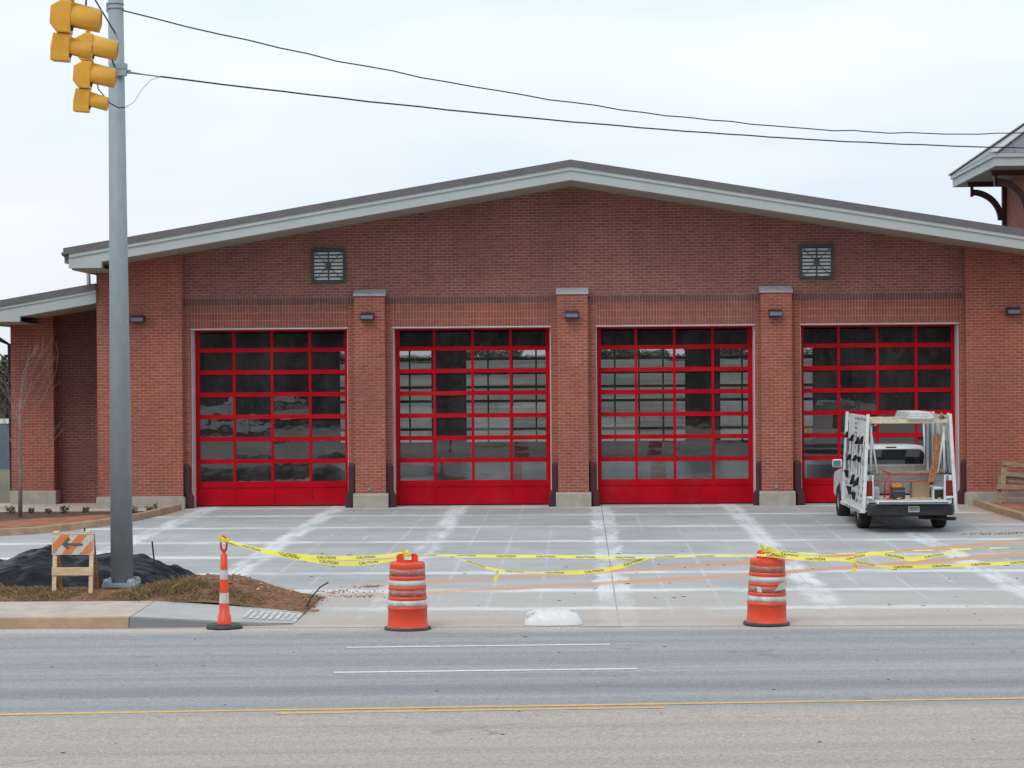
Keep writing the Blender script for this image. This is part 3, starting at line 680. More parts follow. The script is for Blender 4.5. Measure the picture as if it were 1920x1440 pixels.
# ------------------------------------------------------------------ street pole, signals, wires
def street_pole(loc, label, name='signal_pole'):
    t = thing(name, label, 'pole', loc)
    mb = MB(); mb.tube([(0, 0, .06), (-.03, 0, 9.8)], [.168, .105], 20); mb.build('shaft', M['galv'], t)
    mb = MB(); mb.box(-.25, .25, -.25, .25, .0, .06); mb.build('base_plate', M['galv'], t, bevel=.008)
    for sx in (-1, 1):
        for sy in (-1, 1):
            mb = MB(); mb.lathe([(0, .13), (.03, .128), (.062, .11), (.072, .08), (.075, .06)], (sx*.175, sy*.175, 0), 14); mb.build('bolt_cover', M['galv2'], t)
    mb = MB()
    for z in (8.56, 8.63): mb.lathe([(.108, z), (.122, z), (.122, z+.02), (.108, z+.02)], (-.028, 0, 0), 20)
    mb.box(-.16, -.10, -.04, .04, 8.52, 8.66)
    mb.build('band_clamp', M['galv2'], t)
    mb = MB(); mb.box(-.09, .16, -.17, -.08, 7.66, 7.74); mb.box(-.04, .15, -.16, -.07, 7.56, 7.66); mb.box(.12, .2, -.10, -.02, 7.60, 7.65); mb.build('span_clamp', M['galv'], t)
    return t
POLE = (2.388, -19.5, -.0)
street_pole(POLE, 'tall tapered galvanised steel signal pole standing in the dry grass strip')
street_pole((27.5, 1.5, -.1), 'far steel pole beyond the tower holding the right ends of the overhead wires', 'utility_pole')

def signal(name_label, loc, tilt, rz, secs, k=1.0):
    t = thing('traffic_signal', name_label, 'traffic light', loc, rz, 'yellow signal heads hung on the span wire')
    t.rotation_euler = (R(4), tilt, rz)
    z = 0.0
    for s_ in secs:                                # sections from the bottom up
        big = s_ == 'L'; h = (.350 if big else .295)*k; hw = h/2; d = (.20 if big else .18)*k; x0 = .02*k
        b_ = MB()
        if big:   # chamfered back, seen from the side
            prof = [(x0, z), (x0, z+h), (-d*.45, z+h), (-d, z+h*.80), (-d*1.0, z+h*.26), (-d*.62, z+h*.0)]
        else:
            prof = [(x0, z), (x0, z+h), (-d*.88, z+h), (-d, z+h*.5), (-d*.98, z+h*.0)]
        b_.prism(prof, 'y', -hw, hw)
        sec = b_.build('housing', M['signal'], t, bevel=.012*k)
        r_ = h*(.47 if big else .40); cz_ = z+h*.52; L_ = (.31 if big else .235)*k
        v_ = MB(); n = 22; vs = []; fs2 = []          # tunnel visor, open at the bottom, drooping a little
        a0, a1 = -.20*math.pi, 1.20*math.pi
        for th in (0, .008*k):
            for (xx, rr2, dz_) in ((x0, r_, 0), (x0+L_, r_*.93, -.045*k)):
                for q in range(n+1):
                    ag = a0+(a1-a0)*q/n
                    xo = xx - (L_*.12*max(0, -math.sin(ag)) if xx > x0 else 0)
                    vs.append((xo, (rr2-th)*math.cos(ag), cz_+dz_+(rr2-th)*math.sin(ag)))
        m2 = n+1
        for q in range(n):
            fs2 += [(q, q+1, m2+q+1, m2+q), (2*m2+q, 3*m2+q, 3*m2+q+1, 2*m2+q+1), (m2+q, m2+q+1, 3*m2+q+1, 3*m2+q)]
        fs2 += [(0, m2, 3*m2, 2*m2), (n, 2*m2+n, 3*m2+n, m2+n)]
        v_.add(vs, fs2, True); v_.build('visor', M['signal'], sec)
        l_ = MB(); l_.tube([(x0, 0, cz_), (x0+.012, 0, cz_)], r_*.9, 20); l_.build('lens', M['black'], sec)
        z += h+.006*k
    c_ = MB(); c_.tube([(-.06*k, 0, z), (-.06*k, 0, z+.10*k)], .03*k, 10); c_.box(-.09*k, -.03*k, -.03*k, .03*k, z+.10*k, z+.17*k); c_.build('hanger', M['signal'], t)
    return t, z
sgB, hB = signal('three section yellow signal head nearer the steel pole, hanging lower of the two', (2.99, -24.1, 6.455), R(4.5), R(8), 'SLL', .98)
sgA, hA = signal('larger yellow signal head at the top left corner, its top cut by the frame', (3.775, -28.4, 6.455), R(4.0), R(8), 'SLL', .98)

def sag(a, b, s_, n=40, wig=0):
    a, b = Vector(a), Vector(b); out_ = []
    for i in range(n+1):
        t_ = i/n; p = a.lerp(b, t_); p.z -= 4*s_*t_*(1-t_)
        p.z += wig*noise.noise(Vector((t_*38, 3, 1)))
        out_.append(p)
    return out_
def cable(pts, rad, label, name='overhead_wire', group=None, mat='wire'):
    mb = MB(); mb.tube(pts, rad, 6); o = mb.build(name, M[mat]); return tag(o, label, 'cable', group)
px, py = POLE[0]-.02, POLE[1]
cable(sag((px+.11, py-.1, 8.53), (27.4, 1.45, 9.75), 1.34, 60, .035), .0105, 'upper of the two black wires crossing the sky, sagging from the pole top')
cable(sag((px+.62, py+.15, 7.58), (27.4, 1.45, 8.6), .5, 60, .012), .0125, 'lower, straighter black wire from the pole clamp to the tower corner')
mb = MB(); mb.tube([(px+.18, py-.05, 7.63), (px+.40, py+.05, 7.60), (px+.62, py+.15, 7.58)], .008, 6); mb.tube([(px+.18, py-.05, 7.61), (px+.62, py+.15, 7.575)], .007, 6); tag(mb.build('guy_grip', M['galv2']), 'short silver wire grip joining the lower wire to the pole clamp', 'wire grip')
# pigtail loop under the clamp: dark half, pale half
cable([(px-.17, py-.9, 7.78), (px-.14, py-.6, 7.30), (px-.05, py-.25, 7.14), (px+.06, py-.2, 7.08), (px+.16, py-.2, 7.08)], .009, 'thin dark cable loop hanging across the steel pole below the signal', 'cable_loop')
cable([(px+.16, py-.2, 7.08), (px+.28, py-.15, 7.16), (px+.38, py-.05, 7.36), (px+.5, py+.05, 7.52), (px+.62, py+.15, 7.575)], .008, 'thin pale cable curl rising from below the clamp to the lower wire', 'cable_loop', mat='white_dirty')
# span wires toward the street carrying the signals
top = Vector((px, py, 8.53)); dirn = (Vector((4.0, -29.6, 0))-Vector((px, py, 0))).normalized()
farp = Vector((px, py, 8.2)) + dirn*28; farp.z = 8.6
cable([(px, py-.1, 8.2), (3.0, -24.1, 8.05), (3.78, -28.4, 7.95), (6.9, -45.5, 8.9)], .012, 'span wire running from the steel pole over the street, above the signal heads', 'span_wire')
cable([(2.97, -24.1, 6.455+hB+.12), (2.99, -24.1, 8.05)], .014, 'short dark drop wire above the lower yellow signal head', 'drop_wire')
cable([(3.76, -28.4, 6.455+hA+.12), (3.78, -28.4, 7.95)], .014, 'short drop wire above the upper yellow signal head', 'drop_wire')
cable([(3.0, -24.1, 7.3), (2.78, -22.5, 7.62), (2.50, -20.5, 7.72), (px+.0, py-.15, 7.70)], .014, 'black signal cable running from the lower signal head back to the pole clamp', 'signal_cable')
cable(sag((-14, -23.5, 7.45), (2.4, -23.9, 8.02), .12, 20), .012, 'thin dark wire leaving the frame at the upper left corner', 'side_wire')

# ------------------------------------------------------------------ drums, channelizer, barricade, bag
def drum(loc, rz, label):
    t = thing('traffic_drum', label, 'traffic drum', loc, rz, 'orange and white drums at the driveway mouth')
    b_ = MB()
    prof = [(.29, .035), (.285, .06), (.268, .10), (.263, .33), (.270, .34), (.270, .365), (.252, .375), (.248, .50), (.257, .51), (.257, .555), (.242, .565), (.24, .685), (.247, .692), (.247, .735), (.232, .745), (.228, .86), (.226, .885), (.215, .895), (0.0, .90)]
    b_.lathe(prof, n=36); b_.build('body', M['orange'], t, recalc=True)
    for (za, zb_, ra, rb, mt) in ((.385, .495, .2535, .250, 'band_w'), (.56, .68, .2438, .2418, 'band_o'), (.388+.355, .0, 0, 0, None)):
        if mt:
            q = MB(); q.lathe([(ra-.004, za), (ra, za), (rb, zb_), (rb-.004, zb_)], n=36); o = q.build('reflective_band', M[mt], t)
    return t
# heights follow the photograph: bands from the ground up: orange skirt, white, faded orange, white, faded orange, orange top
def drum2(loc, rz, label, torn=False):
    t = thing('traffic_drum', label, 'traffic drum', loc, rz, 'orange and white drums at the driveway mouth')
    S = [(.035, .275), (.05, .27), (.085, .260), (.27, .255), (.275, .262), (.305, .262), (.312, .250), (.395, .246), (.402, .254), (.432, .254), (.44, .243), (.53, .24), (.537, .248), (.565, .248), (.572, .237), (.655, .234), (.662, .242), (.70, .242), (.708, .231), (.80, .228), (.805, .232), (.86, .230), (.878, .22), (.88, 0)]
    b_ = MB(); b_.lathe([(r_, z) for z, r_ in S], n=40); b_.build('body', M['orange'], t)
    for za, zb_, ra, mt in ((.315, .392, .2515, 'band_w'), (.443, .527, .2445, 'band_o'), (.575, .652, .2385, 'band_w'), (.711, .798, .2325, 'band_o')):
        q = MB(); q.lathe([(ra-.004, za), (ra+.0015, za), (ra-.001, zb_), (ra-.006, zb_)], n=40)
        o = q.build('reflective_band', M[mt], t); part_label(o, 'dirty white reflective band' if mt == 'band_w' else 'faded orange reflective band')
    q = MB(); q.lathe([(0, 0), (.305, 0), (.31, .015), (.30, .035), (.2, .045), (0, .045)], n=40); q.build('rubber_base', M['darkgrey'], t)
    # handle: a flat bar with an oval opening
    h = MB(); n = 10
    outer = [(-.14, .875), (-.14, .955), (-.125, .98), (-.10, .99), (.10, .99), (.125, .98), (.14, .955), (.14, .875)]
    h.prism([(-.14, .875), (-.14, .955), (-.12, .985), (-.045, .99), (-.045, .895), (-.045, .875)], 'y', -.022, .022)
    h.prism([(.14, .875), (.14, .955), (.12, .985), (.055, .99), (.055, .895), (.055, .875)][::-1], 'y', -.022, .022)
    h.prism([(-.045, .955), (-.045, .99), (.055, .99), (.055, .955)], 'y', -.022, .022)
    h.prism([(-.045, .875), (-.045, .905), (.055, .905), (.055, .875)], 'y', -.022, .022)
    h.build('handle', M['orange'], t)
    if torn:
        q = MB(); q.add([(.10, -.262, .47), (.245, -.20, .50), (.235, -.215, .60), (.17, -.262, .58)], [(0, 1, 2, 3)]); q.add([(.10, -.260, .468), (.245, -.197, .498), (.235, -.212, .598), (.17, -.260, .578)], [(3, 2, 1, 0)])
        part_label(q.build('torn_sheeting', M['band_w'], t, recalc=False), 'peeling scrap of reflective sheeting')
        q = MB(); q.add([(-.12, -.2245, .45), (-.06, -.2455, .45), (-.07, -.2435, .52), (-.13, -.2185, .525)], [(0, 1, 2, 3)]); q.build('torn_sheeting', M['band_w'], t, recalc=False)
    return t
drum2((6.93, -23.15, gz(-23.15)+.002), R(8), 'left orange drum with clean white bands and yellow tape tied at its handle')
d2 = drum2((11.64, -22.75, gz(-22.75)+.006), R(-6), 'right orange drum with scratched bands and a torn white scrap of sheeting', True)
d2.rotation_euler = (0, R(1.2), R(-6)); d2.scale = (1, 1, .985)

t = thing('channelizer', 'slim orange and white channelizer post on a black rubber base by the ramp', 'traffic post', (4.49, -22.96, gz(-22.96)+.004))
mb = MB(); mb.lathe([(0, 0), (.24, 0), (.245, .02), (.22, .05), (.08, .06), (0, .06)], n=10); mb.build('rubber_base', M['darkgrey'], t)
mb = MB(); mb.lathe([(.095, .05), (.085, .17), (.072, .175), (.066, .32)], n=24); mb.lathe([(.058, .45), (.052, .62)], n=24)
mb.lathe([(.049, .74), (.045, .93), (.02, .95), (.03, .97), (.035, 1.0)], n=24); mb.build('post', M['orange'], t)
for a, b, ra, rb in ((.32, .45, .066, .058), (.62, .74, .052, .049)):
    mb = MB(); mb.lathe([(ra+.001, a), (rb+.001, b)], n=24); mb.build('reflective_band', M['band_w'], t)
mb = MB(); mb.tube([(-.03, 0, .98), (-.04, 0, 1.06), (-.03, 0, 1.14), (0, 0, 1.17), (.03, 0, 1.14), (.04, 0, 1.06), (.03, 0, .98)], .014, 8); mb.build('loop_handle', M['orange'], t)
t.scale = (1, 1, 1.045)

# barricade (A-frame)
BZ = .0
t = thing('barricade', 'small wooden folding barricade with orange and white striped board and painted arrow', 'barricade', (1.85, -20.35, -.05), R(0))
t.scale = (1.09, 1.0, 1.06)
fw = .275
for s_ in (-1, 1):
    mb = MB(); mb.obox((s_*(fw-.03), -.02, .0), (s_*(fw-.03), .10, .83), .055, .03, (0, 1, 0)); part_label(mb.build('leg', M['wood_new'], t, bevel=.003), 'pale front leg')
    mb = MB(); mb.obox((s_*(fw-.03)-.05, .62, .02), (s_*(fw-.03)+.0, .14, .84), .05, .03, (0, 1, 0)); part_label(mb.build('leg', M['wood_old'], t, bevel=.003), 'brown rear leg')
mb = MB(); mb.obox((-fw, .005, .33), (fw, .005, .33), .03, .11, (0, 0, 1)); mb.build('lower_rail', M['wood_new'], t, bevel=.003)
mb = MB(); mb.obox((-fw-.04, .46, .31), (fw-.04, .46, .31), .03, .07, (0, 0, 1)); mb.build('rear_rail', M['wood_old'], t, bevel=.003)
mb = MB(); mb.box(-fw-.005, fw+.005, .035, .06, .555, .83); bd = mb.build('striped_board', M['band_w'], t)
mb = MB(); mb.box(-fw-.01, fw+.01, .03, .065, .832, .85)
for x in (-.22, .20): mb.tube([(x-.045, .05, .855), (x+.045, .05, .865)], .022, 8)
mb.build('top_trim', M['wood_new'], t)
def clipstripe(x0, sh, w_, xa, xb, za, zb_):
    # parallelogram leaning right, clipped to the board by sampling
    poly = [(x0, za), (x0+w_, za), (x0+w_+sh, zb_), (x0+sh, zb_)]
    def clip(pl, f_):
        res = []
        for i_ in range(len(pl)):
            p_, q_ = pl[i_], pl[(i_+1) % len(pl)]; fp, fq = f_(p_), f_(q_)
            if fp >= 0: res.append(p_)
            if fp*fq < 0: u_ = fp/(fp-fq); res.append((p_[0]+(q_[0]-p_[0])*u_, p_[1]+(q_[1]-p_[1])*u_))
        return res
    poly = clip(poly, lambda p_: p_[0]-xa); poly = clip(poly, lambda p_: xb-p_[0]) if poly else poly
    return poly
mb = MB()
for x0 in (-.385, -.155, .09):
    pl = clipstripe(x0, .225, .125, -fw+.01, fw-.01, .565, .825)
    if len(pl) > 2: mb.prism(pl, 'y', .030, .035)
M['stripe_o'] = simple('stripe_orange', (.72, .20, .06), .5, var=.1, scale=9, dirt=(.62, .4, .3), dirt_amt=.4)
mb.build('orange_stripe', M['stripe_o'], bd)
M['spray'] = simple('grey_spray_paint', (.13, .12, .125), .8, var=.2)
mb = MB(); mb.obox((.13, .0265, .695), (-.13, .0265, .70), .006, .032, (0, 0, 1)); mb.obox((-.13, .0255, .685), (-.045, .0255, .785), .006, .034, (0, 0, 1)); mb.obox((-.13, .026, .705), (-.05, .026, .64), .006, .03, (0, 0, 1)); mb.build('arrow', M['spray'], bd)

# white sack on the driveway edge
me_ = MB(); nU, nV = 70, 34; vs = []; fs2 = []
for j in range(nV+1):
    for i in range(nU+1):
        u_, v_ = i/nU*2-1, j/nV*2-1
        e_ = max(0, 1-abs(u_)**5)**.6*max(0, 1-abs(v_)**3.2)**.55
        p = Vector((u_*2.6, v_*1.4, 0))
        h_ = e_*(.165 + .02*math.sin(u_*1.9+.9) - .035*max(0, u_)**2)
        h_ += e_*(.06*noise.noise(p*1.0+Vector((2, 5, 0))) + .035*(.3-abs(noise.noise(Vector((u_*4+v_*2, v_*3, 3))))) + .018*(.3-abs(noise.noise(Vector((u_*11, v_*6+u_*4, 8))))))
        pl_ = max(.05, 1-abs(u_)**3.2)**.42; xs_ = u_*.385+.012*noise.noise(Vector((v_*3, u_, 2))); ys_ = v_*.19*pl_ + .018*noise.noise(Vector((u_*2.4, 1, v_)))*(1 if v_ < 0 else .3)
        if u_ > .82: h_ *= 1-(u_-.82)*2.2
        vs.append((xs_, ys_, max(h_, 0)+.003))
for j in range(nV):
    for i in range(nU): a = j*(nU+1)+i; fs2.append((a, a+1, a+nU+2, a+nU+1))
me_.add(vs, fs2, True)
me_.tube([(-.36, -.06, .10), (-.33, -.05, .165), (-.27, -.03, .17), (-.20, 0, .165)], [.02, .014, .02, .006], 7)
sk = me_.build('sack', M['sack']); sk.location = (8.83, -22.66, gz(-22.66)+.004); sk.rotation_euler = (0, 0, R(3))
tag(sk, 'crumpled white plastic sack lying on the driveway edge between the two drums', 'sack')

# ------------------------------------------------------------------ caution tape with lettering
def font_mesh(txt, size):
    cu = bpy.data.curves.new('t', 'FONT'); cu.body = txt; cu.size = size; cu.align_x = 'LEFT'; cu.resolution_u = 2; cu.offset = size*.018
    ob = bpy.data.objects.new('t', cu); col.objects.link(ob)
    dg = bpy.context.evaluated_depsgraph_get(); me = bpy.data.meshes.new_from_object(ob.evaluated_get(dg))
    V_ = [v.co.copy() for v in me.vertices]; F_ = [tuple(p.vertices) for p in me.polygons]
    bpy.data.objects.remove(ob); bpy.data.curves.remove(cu); bpy.data.meshes.remove(me)
    return V_, F_
CV, CF = font_mesh('CAUTION', .056)
cw_ = max(v.x for v in CV)
TAPEW = .066
def tape(pts, label, twist, y0=-23.0, y1=-23.0, text=True, seed=1):
    """pts (x, z); twist: list of angles from vertical, one per point, in degrees"""
    P3 = [Vector((x, y0+(y1-y0)*i/(len(pts)-1), z)) for i, (x, z) in enumerate(pts)]
    # Catmull-Rom resample
    Q = []; A = []
    for i in range(len(P3)-1):
        p0, p1, p2, p3 = P3[max(i-1, 0)], P3[i], P3[i+1], P3[min(i+2, len(P3)-1)]
        n = max(3, int((p2-p1).length/.03))
        for k in range(n):
            t_ = k/n
            Q.append(.5*((2*p1)+(p2-p0)*t_+(2*p0-5*p1+4*p2-p3)*t_*t_+(3*p1-p0-3*p2+p3)*t_**3)); A.append(R((twist[i]+(twist[i+1]-twist[i])*t_)*1.0 + 12 + 10*noise.noise(Vector(((p1.x+(p2.x-p1.x)*t_)*1.9, seed*3.1, 0)))))
    Q.append(P3[-1]); A.append(R(twist[-1]))
    S = [0]
    for a, b in zip(Q[:-1], Q[1:]): S.append(S[-1]+(b-a).length)
    def frame(i):
        d = (Q[min(i+1, len(Q)-1)]-Q[max(i-1, 0)]).normalized(); up = Vector((0, 0, 1)); up = (up-d*up.dot(d)).normalized(); nr = d.cross(up)  # toward the camera (-y) for x-running tape
        return up*math.cos(A[i])-nr*math.sin(A[i]), d
    mb = MB(); vs = []
    for i, p in enumerate(Q):
        wv_, d = frame(i); vs += [p-wv_*TAPEW/2, p+wv_*TAPEW/2]
    mb.add(vs, [(2*i, 2*i+2, 2*i+3, 2*i+1) for i in range(len(Q)-1)], True)
    o = mb.build('caution_tape', M['tape'], recalc=False); tag(o, label, 'caution tape', 'strands of yellow caution tape')
    if text:
        s0 = .12+.05*seed
        import bisect
        while s0+cw_ < S[-1]-.05:
            vv = []
            for v in CV:
                s_ = s0+v.x; i = min(max(bisect.bisect(S, s_)-1, 0), len(Q)-2); t_ = (s_-S[i])/(S[i+1]-S[i]+1e-9)
                w1, d1 = frame(i); w2, d2_ = frame(i+1); w_ = w1.lerp(w2, t_); d_ = d1.lerp(d2_, t_); nrm = w_.cross(d_).normalized()
                if nrm.y > 0: nrm = -nrm
                vv.append(Q[i].lerp(Q[i+1], t_)+w_*(v.y-.020)+nrm*.0025)
            tm = MB(); tm.add(vv, CF); s0 += cw_+.27; tm.build('lettering', M['ink'], o, recalc=False)
    return o
tape([(4.53, .94), (4.923, .815), (5.345, .728), (5.767, .66), (6.049, .632), (6.401, .637), (6.752, .684), (6.93, .715)], 'lower sagging tape strand between the channelizer post and the left drum', [60, 50, 35, 15, 5, 15, 45, 70], seed=2)
tape([(4.53, .925), (4.923, .825), (5.345, .752), (5.768, .708), (6.331, .703), (6.753, .741), (6.93, .79)], 'upper tauter tape strand between the channelizer post and the left drum', [40, 50, 45, 30, 30, 45, 60], -22.97, -22.97, seed=1)
tape([(6.928, .715), (7.441, .73), (8.0, .715), (8.576, .708), (9.3, .695), (9.973, .688), (10.67, .70), (11.449, .704)], 'straight upper tape strand running from the left drum to the right drum', [70, 62, 48, 45, 50, 60, 62, 60], seed=0)
tape([(7.441, .73), (7.735, .645), (8.084, .538), (8.574, .501), (8.95, .495), (9.134, .498), (9.553, .538), (10.078, .683)], 'sagging lower tape strand looped under the line between the drums', [65, 60, 55, 70, 45, 25, 30, 65], -23.03, -23.03, seed=3)
tape([(8.098, .538), (8.10, .47), (8.055, .395)], 'loose tape end hanging from the sagging strand right of the left drum', [-70, -60, -65], -23.05, -23.05, text=False)
tape([(11.64, .77), (12.2, .712), (12.755, .705), (13.447, .723), (14.139, .733), (14.968, .75), (16.5, .80), (18.4, .9)], 'thin top tape strand leaving the right drum toward the right edge', [45, 66, 72, 70, 66, 70, 70, 70], -22.9, -22.2, seed=1)
tape([(11.50, .715), (11.797, .690), (12.199, .655), (12.685, .657), (13.032, .725), (13.378, .667), (13.551, .646), (13.862, .7), (14.208, .733)], 'wavy middle tape strand rising and dipping right of the right drum', [60, 45, 40, 40, 30, 30, 25, 50, 75], -22.98, -22.95, seed=0)
tape([(11.62, .80), (11.80, .735), (11.991, .69), (12.408, .651), (12.754, .607), (13.169, .529), (13.446, .514), (14.138, .525), (14.966, .555), (15.518, .574), (16.6, .7), (18.3, .9)], 'lowest tape strand sagging toward the right edge of the picture', [-20, 20, 38, 35, 55, 48, 30, 45, 40, 45, 45, 45], -23.02, -22.3, seed=2)
tape([(12.758, .61), (12.772, .55), (12.752, .475)], 'loose tape end hanging right of the right drum', [-62, -66, -55], -23.04, -23.04, text=False)
mb = MB()
for cx, cy, cz, s_ in ((4.50, -22.98, .93, 1), (6.93, -23.17, .745, 1), (11.63, -22.78, .745, 1)):
    q = MB()
    for k in range(3): q.tube([(cx-.05, cy-.02, cz-.02+.02*k), (cx-.02, cy-.06, cz+.02*k), (cx+.03, cy-.06, cz-.01+.015*k), (cx+.06, cy-.01, cz+.03)], .012, 5)
    q.add([(cx-.01, cy-.05, cz), (cx-.09, cy-.07, cz+.07), (cx-.06, cy-.07, cz+.10), (cx+.02, cy-.05, cz+.03)], [(0, 1, 2, 3)])
    o = q.build('tape_knot', M['tape']); tag(o, {4.50: 'yellow tape knot at the top of the slim channelizer post', 6.93: 'yellow tape knot on the handle of the left drum', 11.63: 'yellow tape knot on the handle of the right drum'}[cx], 'tape knot', 'knots of yellow tape')

# ------------------------------------------------------------------ silt fence, grass strip, debris
mb = MB(); nx, ny = 300, 60; vs = []; fs2 = []
def crest(x):
    pts_ = [(-6, .46), (.2, .44), (.75, .60), (1.0, .68), (1.2, .66), (1.45, .52), (1.9, .52), (2.4, .52), (2.62, .47), (2.85, .36), (3.1, .25), (3.4, .13), (3.6, .0)]
    for (a, ha), (b, hb) in zip(pts_[:-1], pts_[1:]):
        if a <= x <= b: t_ = (x-a)/(b-a); t_ = t_*t_*(3-2*t_); return ha+(hb-ha)*t_
    return 0
for i in range(nx+1):
    x = -4 + 7.6*i/nx
    H_ = crest(x)
    for j in range(ny+1):
        v_ = j/ny; yb0, yf0 = -17.3, -19.7+max(0, x-2.6)*.35
        y = yb0+(yf0-yb0)*v_
        h_ = H_*(math.sin(math.pi*min(1, v_*1.35+.0)**.8) if v_ < .45 else max(0, math.cos((v_-.36)/.64*math.pi/2))**.8)
        q_ = Vector((x*1.7, y*2.2, 0))
        q2 = Vector((x*.75+.3*noise.noise(q_), y*3.6+x*.5, 2)); h_ += (noise.noise(q_*1.6)*.07 + (.5-abs(noise.noise(q2*1.3)))*.10 + (.4-abs(noise.noise(q2*3.2+Vector((9, 1, 2)))))*.04 - .07)*min(1, H_*4)
        vs.append((x, y+.06*noise.noise(q_*1.1), -.17+.06*v_*1.4+h_))
for i in range(nx):
    for j in range(ny): a = i*(ny+1)+j; fs2.append((a, a+1, a+ny+2, a+ny+1))
mb.add(vs, fs2, True)
tag(mb.build('silt_fabric', M['silt']), 'crumpled black silt fence fabric heaped behind the steel pole and barricade', 'silt fence')
for x, y, z0, z1, lx, lab, mt in ((1.52, -18.2, .0, .78, .01, 'thin dark stake standing up behind the striped barricade', 'trunk'), (2.78, -18.9, .0, .62, -.06, 'dark leaning stake in the silt fabric right of the steel pole', 'trunk'), (.98, -18.5, .1, .55, .06, 'short orange-brown wooden stake in the fabric at the left', 'wood_old')):
    mb = MB(); mb.obox((x, y, z0), (x+lx, y, z1), .022 if mt == 'trunk' else .06, .022); tag(mb.build('stake', M[mt]), lab, 'stake')
mb = MB(); mb.tube([(5.32, -21.0, -.17), (5.40, -21.0, -.02), (5.52, -21.0, .12), (5.64, -21.0, .19)], .010, 6); tag(mb.build('bent_rod', M['black']), 'thin bent black rod sticking out of the dirt at the driveway edge', 'rod')

# dirt mound of the verge strip
def vz(x, y):
    """height of the strip behind the sidewalk"""
    if x > 5.45: return -9
    e_ = min(1, max(0, (5.45-x)/1.6)); e_ = e_*e_*(3-2*e_)
    yb_ = -21.12 - max(0, x-3.2)*.11
    fr2 = min(1, max(0, (y-yb_)/.35)); bk = min(1, max(0, (-17.6-max(0, x-3.9)*.9-y)/.6))
    base_ = -.19 + .13*e_
    q_ = Vector((x*1.3, y*1.3, 4))
    hump = .05*math.exp(-((x-3.55)/.6)**2)+.05*math.exp(-((x-4.8)/.6)**2)
    return base_ + (.05+hump+.05*noise.noise(q_)+.04*noise.noise(q_*3)+.02*noise.noise(q_*9))*min(fr2, bk)*max(e_, .45) - .16*(1-bk)
mb = MB(); nx, ny = 120, 34; vs = []; fs2 = []
for i in range(nx+1):
    x = -12+17.5*i/nx
    for j in range(ny+1):
        yb_ = -21.14 - max(0, x-3.2)*.11; ye = -17.4-max(0, x-3.9)*.9
        y = yb_+(ye-yb_)*j/ny; vs.append((x, y, vz(x, y)))
for i in range(nx):
    for j in range(ny): a = i*(ny+1)+j; fs2.append((a, a+1, a+ny+2, a+ny+1))
mb.add(vs, fs2, True); struct(mb, 'dirt_strip', 'dirt')
# dry grass tufts
mb = MB(); rg = random.Random(3)
for k in range(30000):
    x = rg.uniform(-1.5, 5.0); y = -21.13 - max(0, x-3.2)*.11 + abs(rg.gauss(0, .85)) + .02
    if y > -19.0 or (x > 3.6 and rg.random() < (x-3.6)*.75): continue
    den = noise.noise(Vector((x*1.7, y*1.7, 0)))
    if den < rg.uniform(-.45, .15): continue
    h_ = rg.uniform(.02, .085)*(.8+.9*max(0, den)+1.1*math.exp(-((x-3.25)/.42)**2))*(.45 if 1.95 < x < 2.8 else 1); a_ = rg.uniform(0, 6.28); l_ = rg.uniform(.2, 1.3)*h_; w_ = rg.uniform(.0015, .0035)
    if y < -21.0: h_ *= .6
    z_ = vz(x, y)-.01; dx, dy = math.cos(a_), math.sin(a_)
    mb.add([(x-dy*w_, y+dx*w_, z_), (x+dy*w_, y-dx*w_, z_), (x+dx*l_*.4+dy*w_*.6, y+dy*l_*.4-dx*w_*.6, z_+h_*.65), (x+dx*l_, y+dy*l_, z_+h_)], [(0, 1, 2), (0, 2, 3)])
for k in range(5200):
    x = rg.uniform(2.9, 5.42); y = rg.uniform(-21.3, -18.6) - max(0, x-3.2)*.11
    z_ = vz(x, y)
    if z_ < -.30 or noise.noise(Vector((x*2.3, y*2.3, 5))) < rg.uniform(-.5, .25): continue
    a_ = rg.uniform(0, 6.28); L_ = rg.uniform(.03, .12); w_ = rg.uniform(.0015, .003); dx, dy = math.cos(a_), math.sin(a_); z_ += .006; hh = rg.uniform(.0, .035)
    mb.add([(x-dy*w_, y+dx*w_, z_), (x+dy*w_, y-dx*w_, z_), (x+dx*L_+dy*w_, y+dy*L_-dx*w_, z_+hh), (x+dx*L_-dy*w_, y+dy*L_+dx*w_, z_+hh)], [(0, 1, 2, 3)])
tag(mb.build('dry_grass', M['drygrass'], recalc=False, uv=False), 'dry brown winter grass on the strip behind the sidewalk', 'grass', kind='stuff')
# clods and broken pale rubble at the end of the strip
def clod(loc, s_, mat, seed):
    bm = bmesh.new(); bmesh.ops.create_icosphere(bm, subdivisions=2, radius=1)
    for v in bm.verts:
        v.co *= 1+.35*noise.noise(v.co*1.6+Vector((seed, 0, 0))); v.co = Vector((v.co.x*s_[0], v.co.y*s_[1], v.co.z*s_[2]))+Vector(loc)
    vs_ = [v.co.to_tuple() for v in bm.verts]; fs_3 = [tuple(v.index for v in f_.verts) for f_ in bm.faces]; bm.free(); return vs_, fs_3
rg = random.Random(11); mb = MB(); mc = MB(); md = MB()
for k in range(420):
    x = rg.uniform(3.2, 5.5); y = rg.uniform(-20.9, -18.2) + max(0, x-4.4)*-.4
    z_ = max(vz(x, y), gz(y))
    s_ = rg.uniform(.006, .022)*(1.9 if rg.random() < .07 else 1)
    (mb if rg.random() < .8 or y < -19.6 else mc).add(*clod((x, y, z_), (s_*rg.uniform(.8, 1.6), s_, s_*rg.uniform(.5, .9)), None, k))
tag(mb.build('soil_clods', M['clay'], uv=False), 'scattered red clay clods at the end of the dirt strip', 'soil', kind='stuff')
tag(mc.build('rubble', M['wood_new'], uv=False), 'pale straw and rubble crumbs at the end of the dirt strip', 'rubble', kind='stuff')
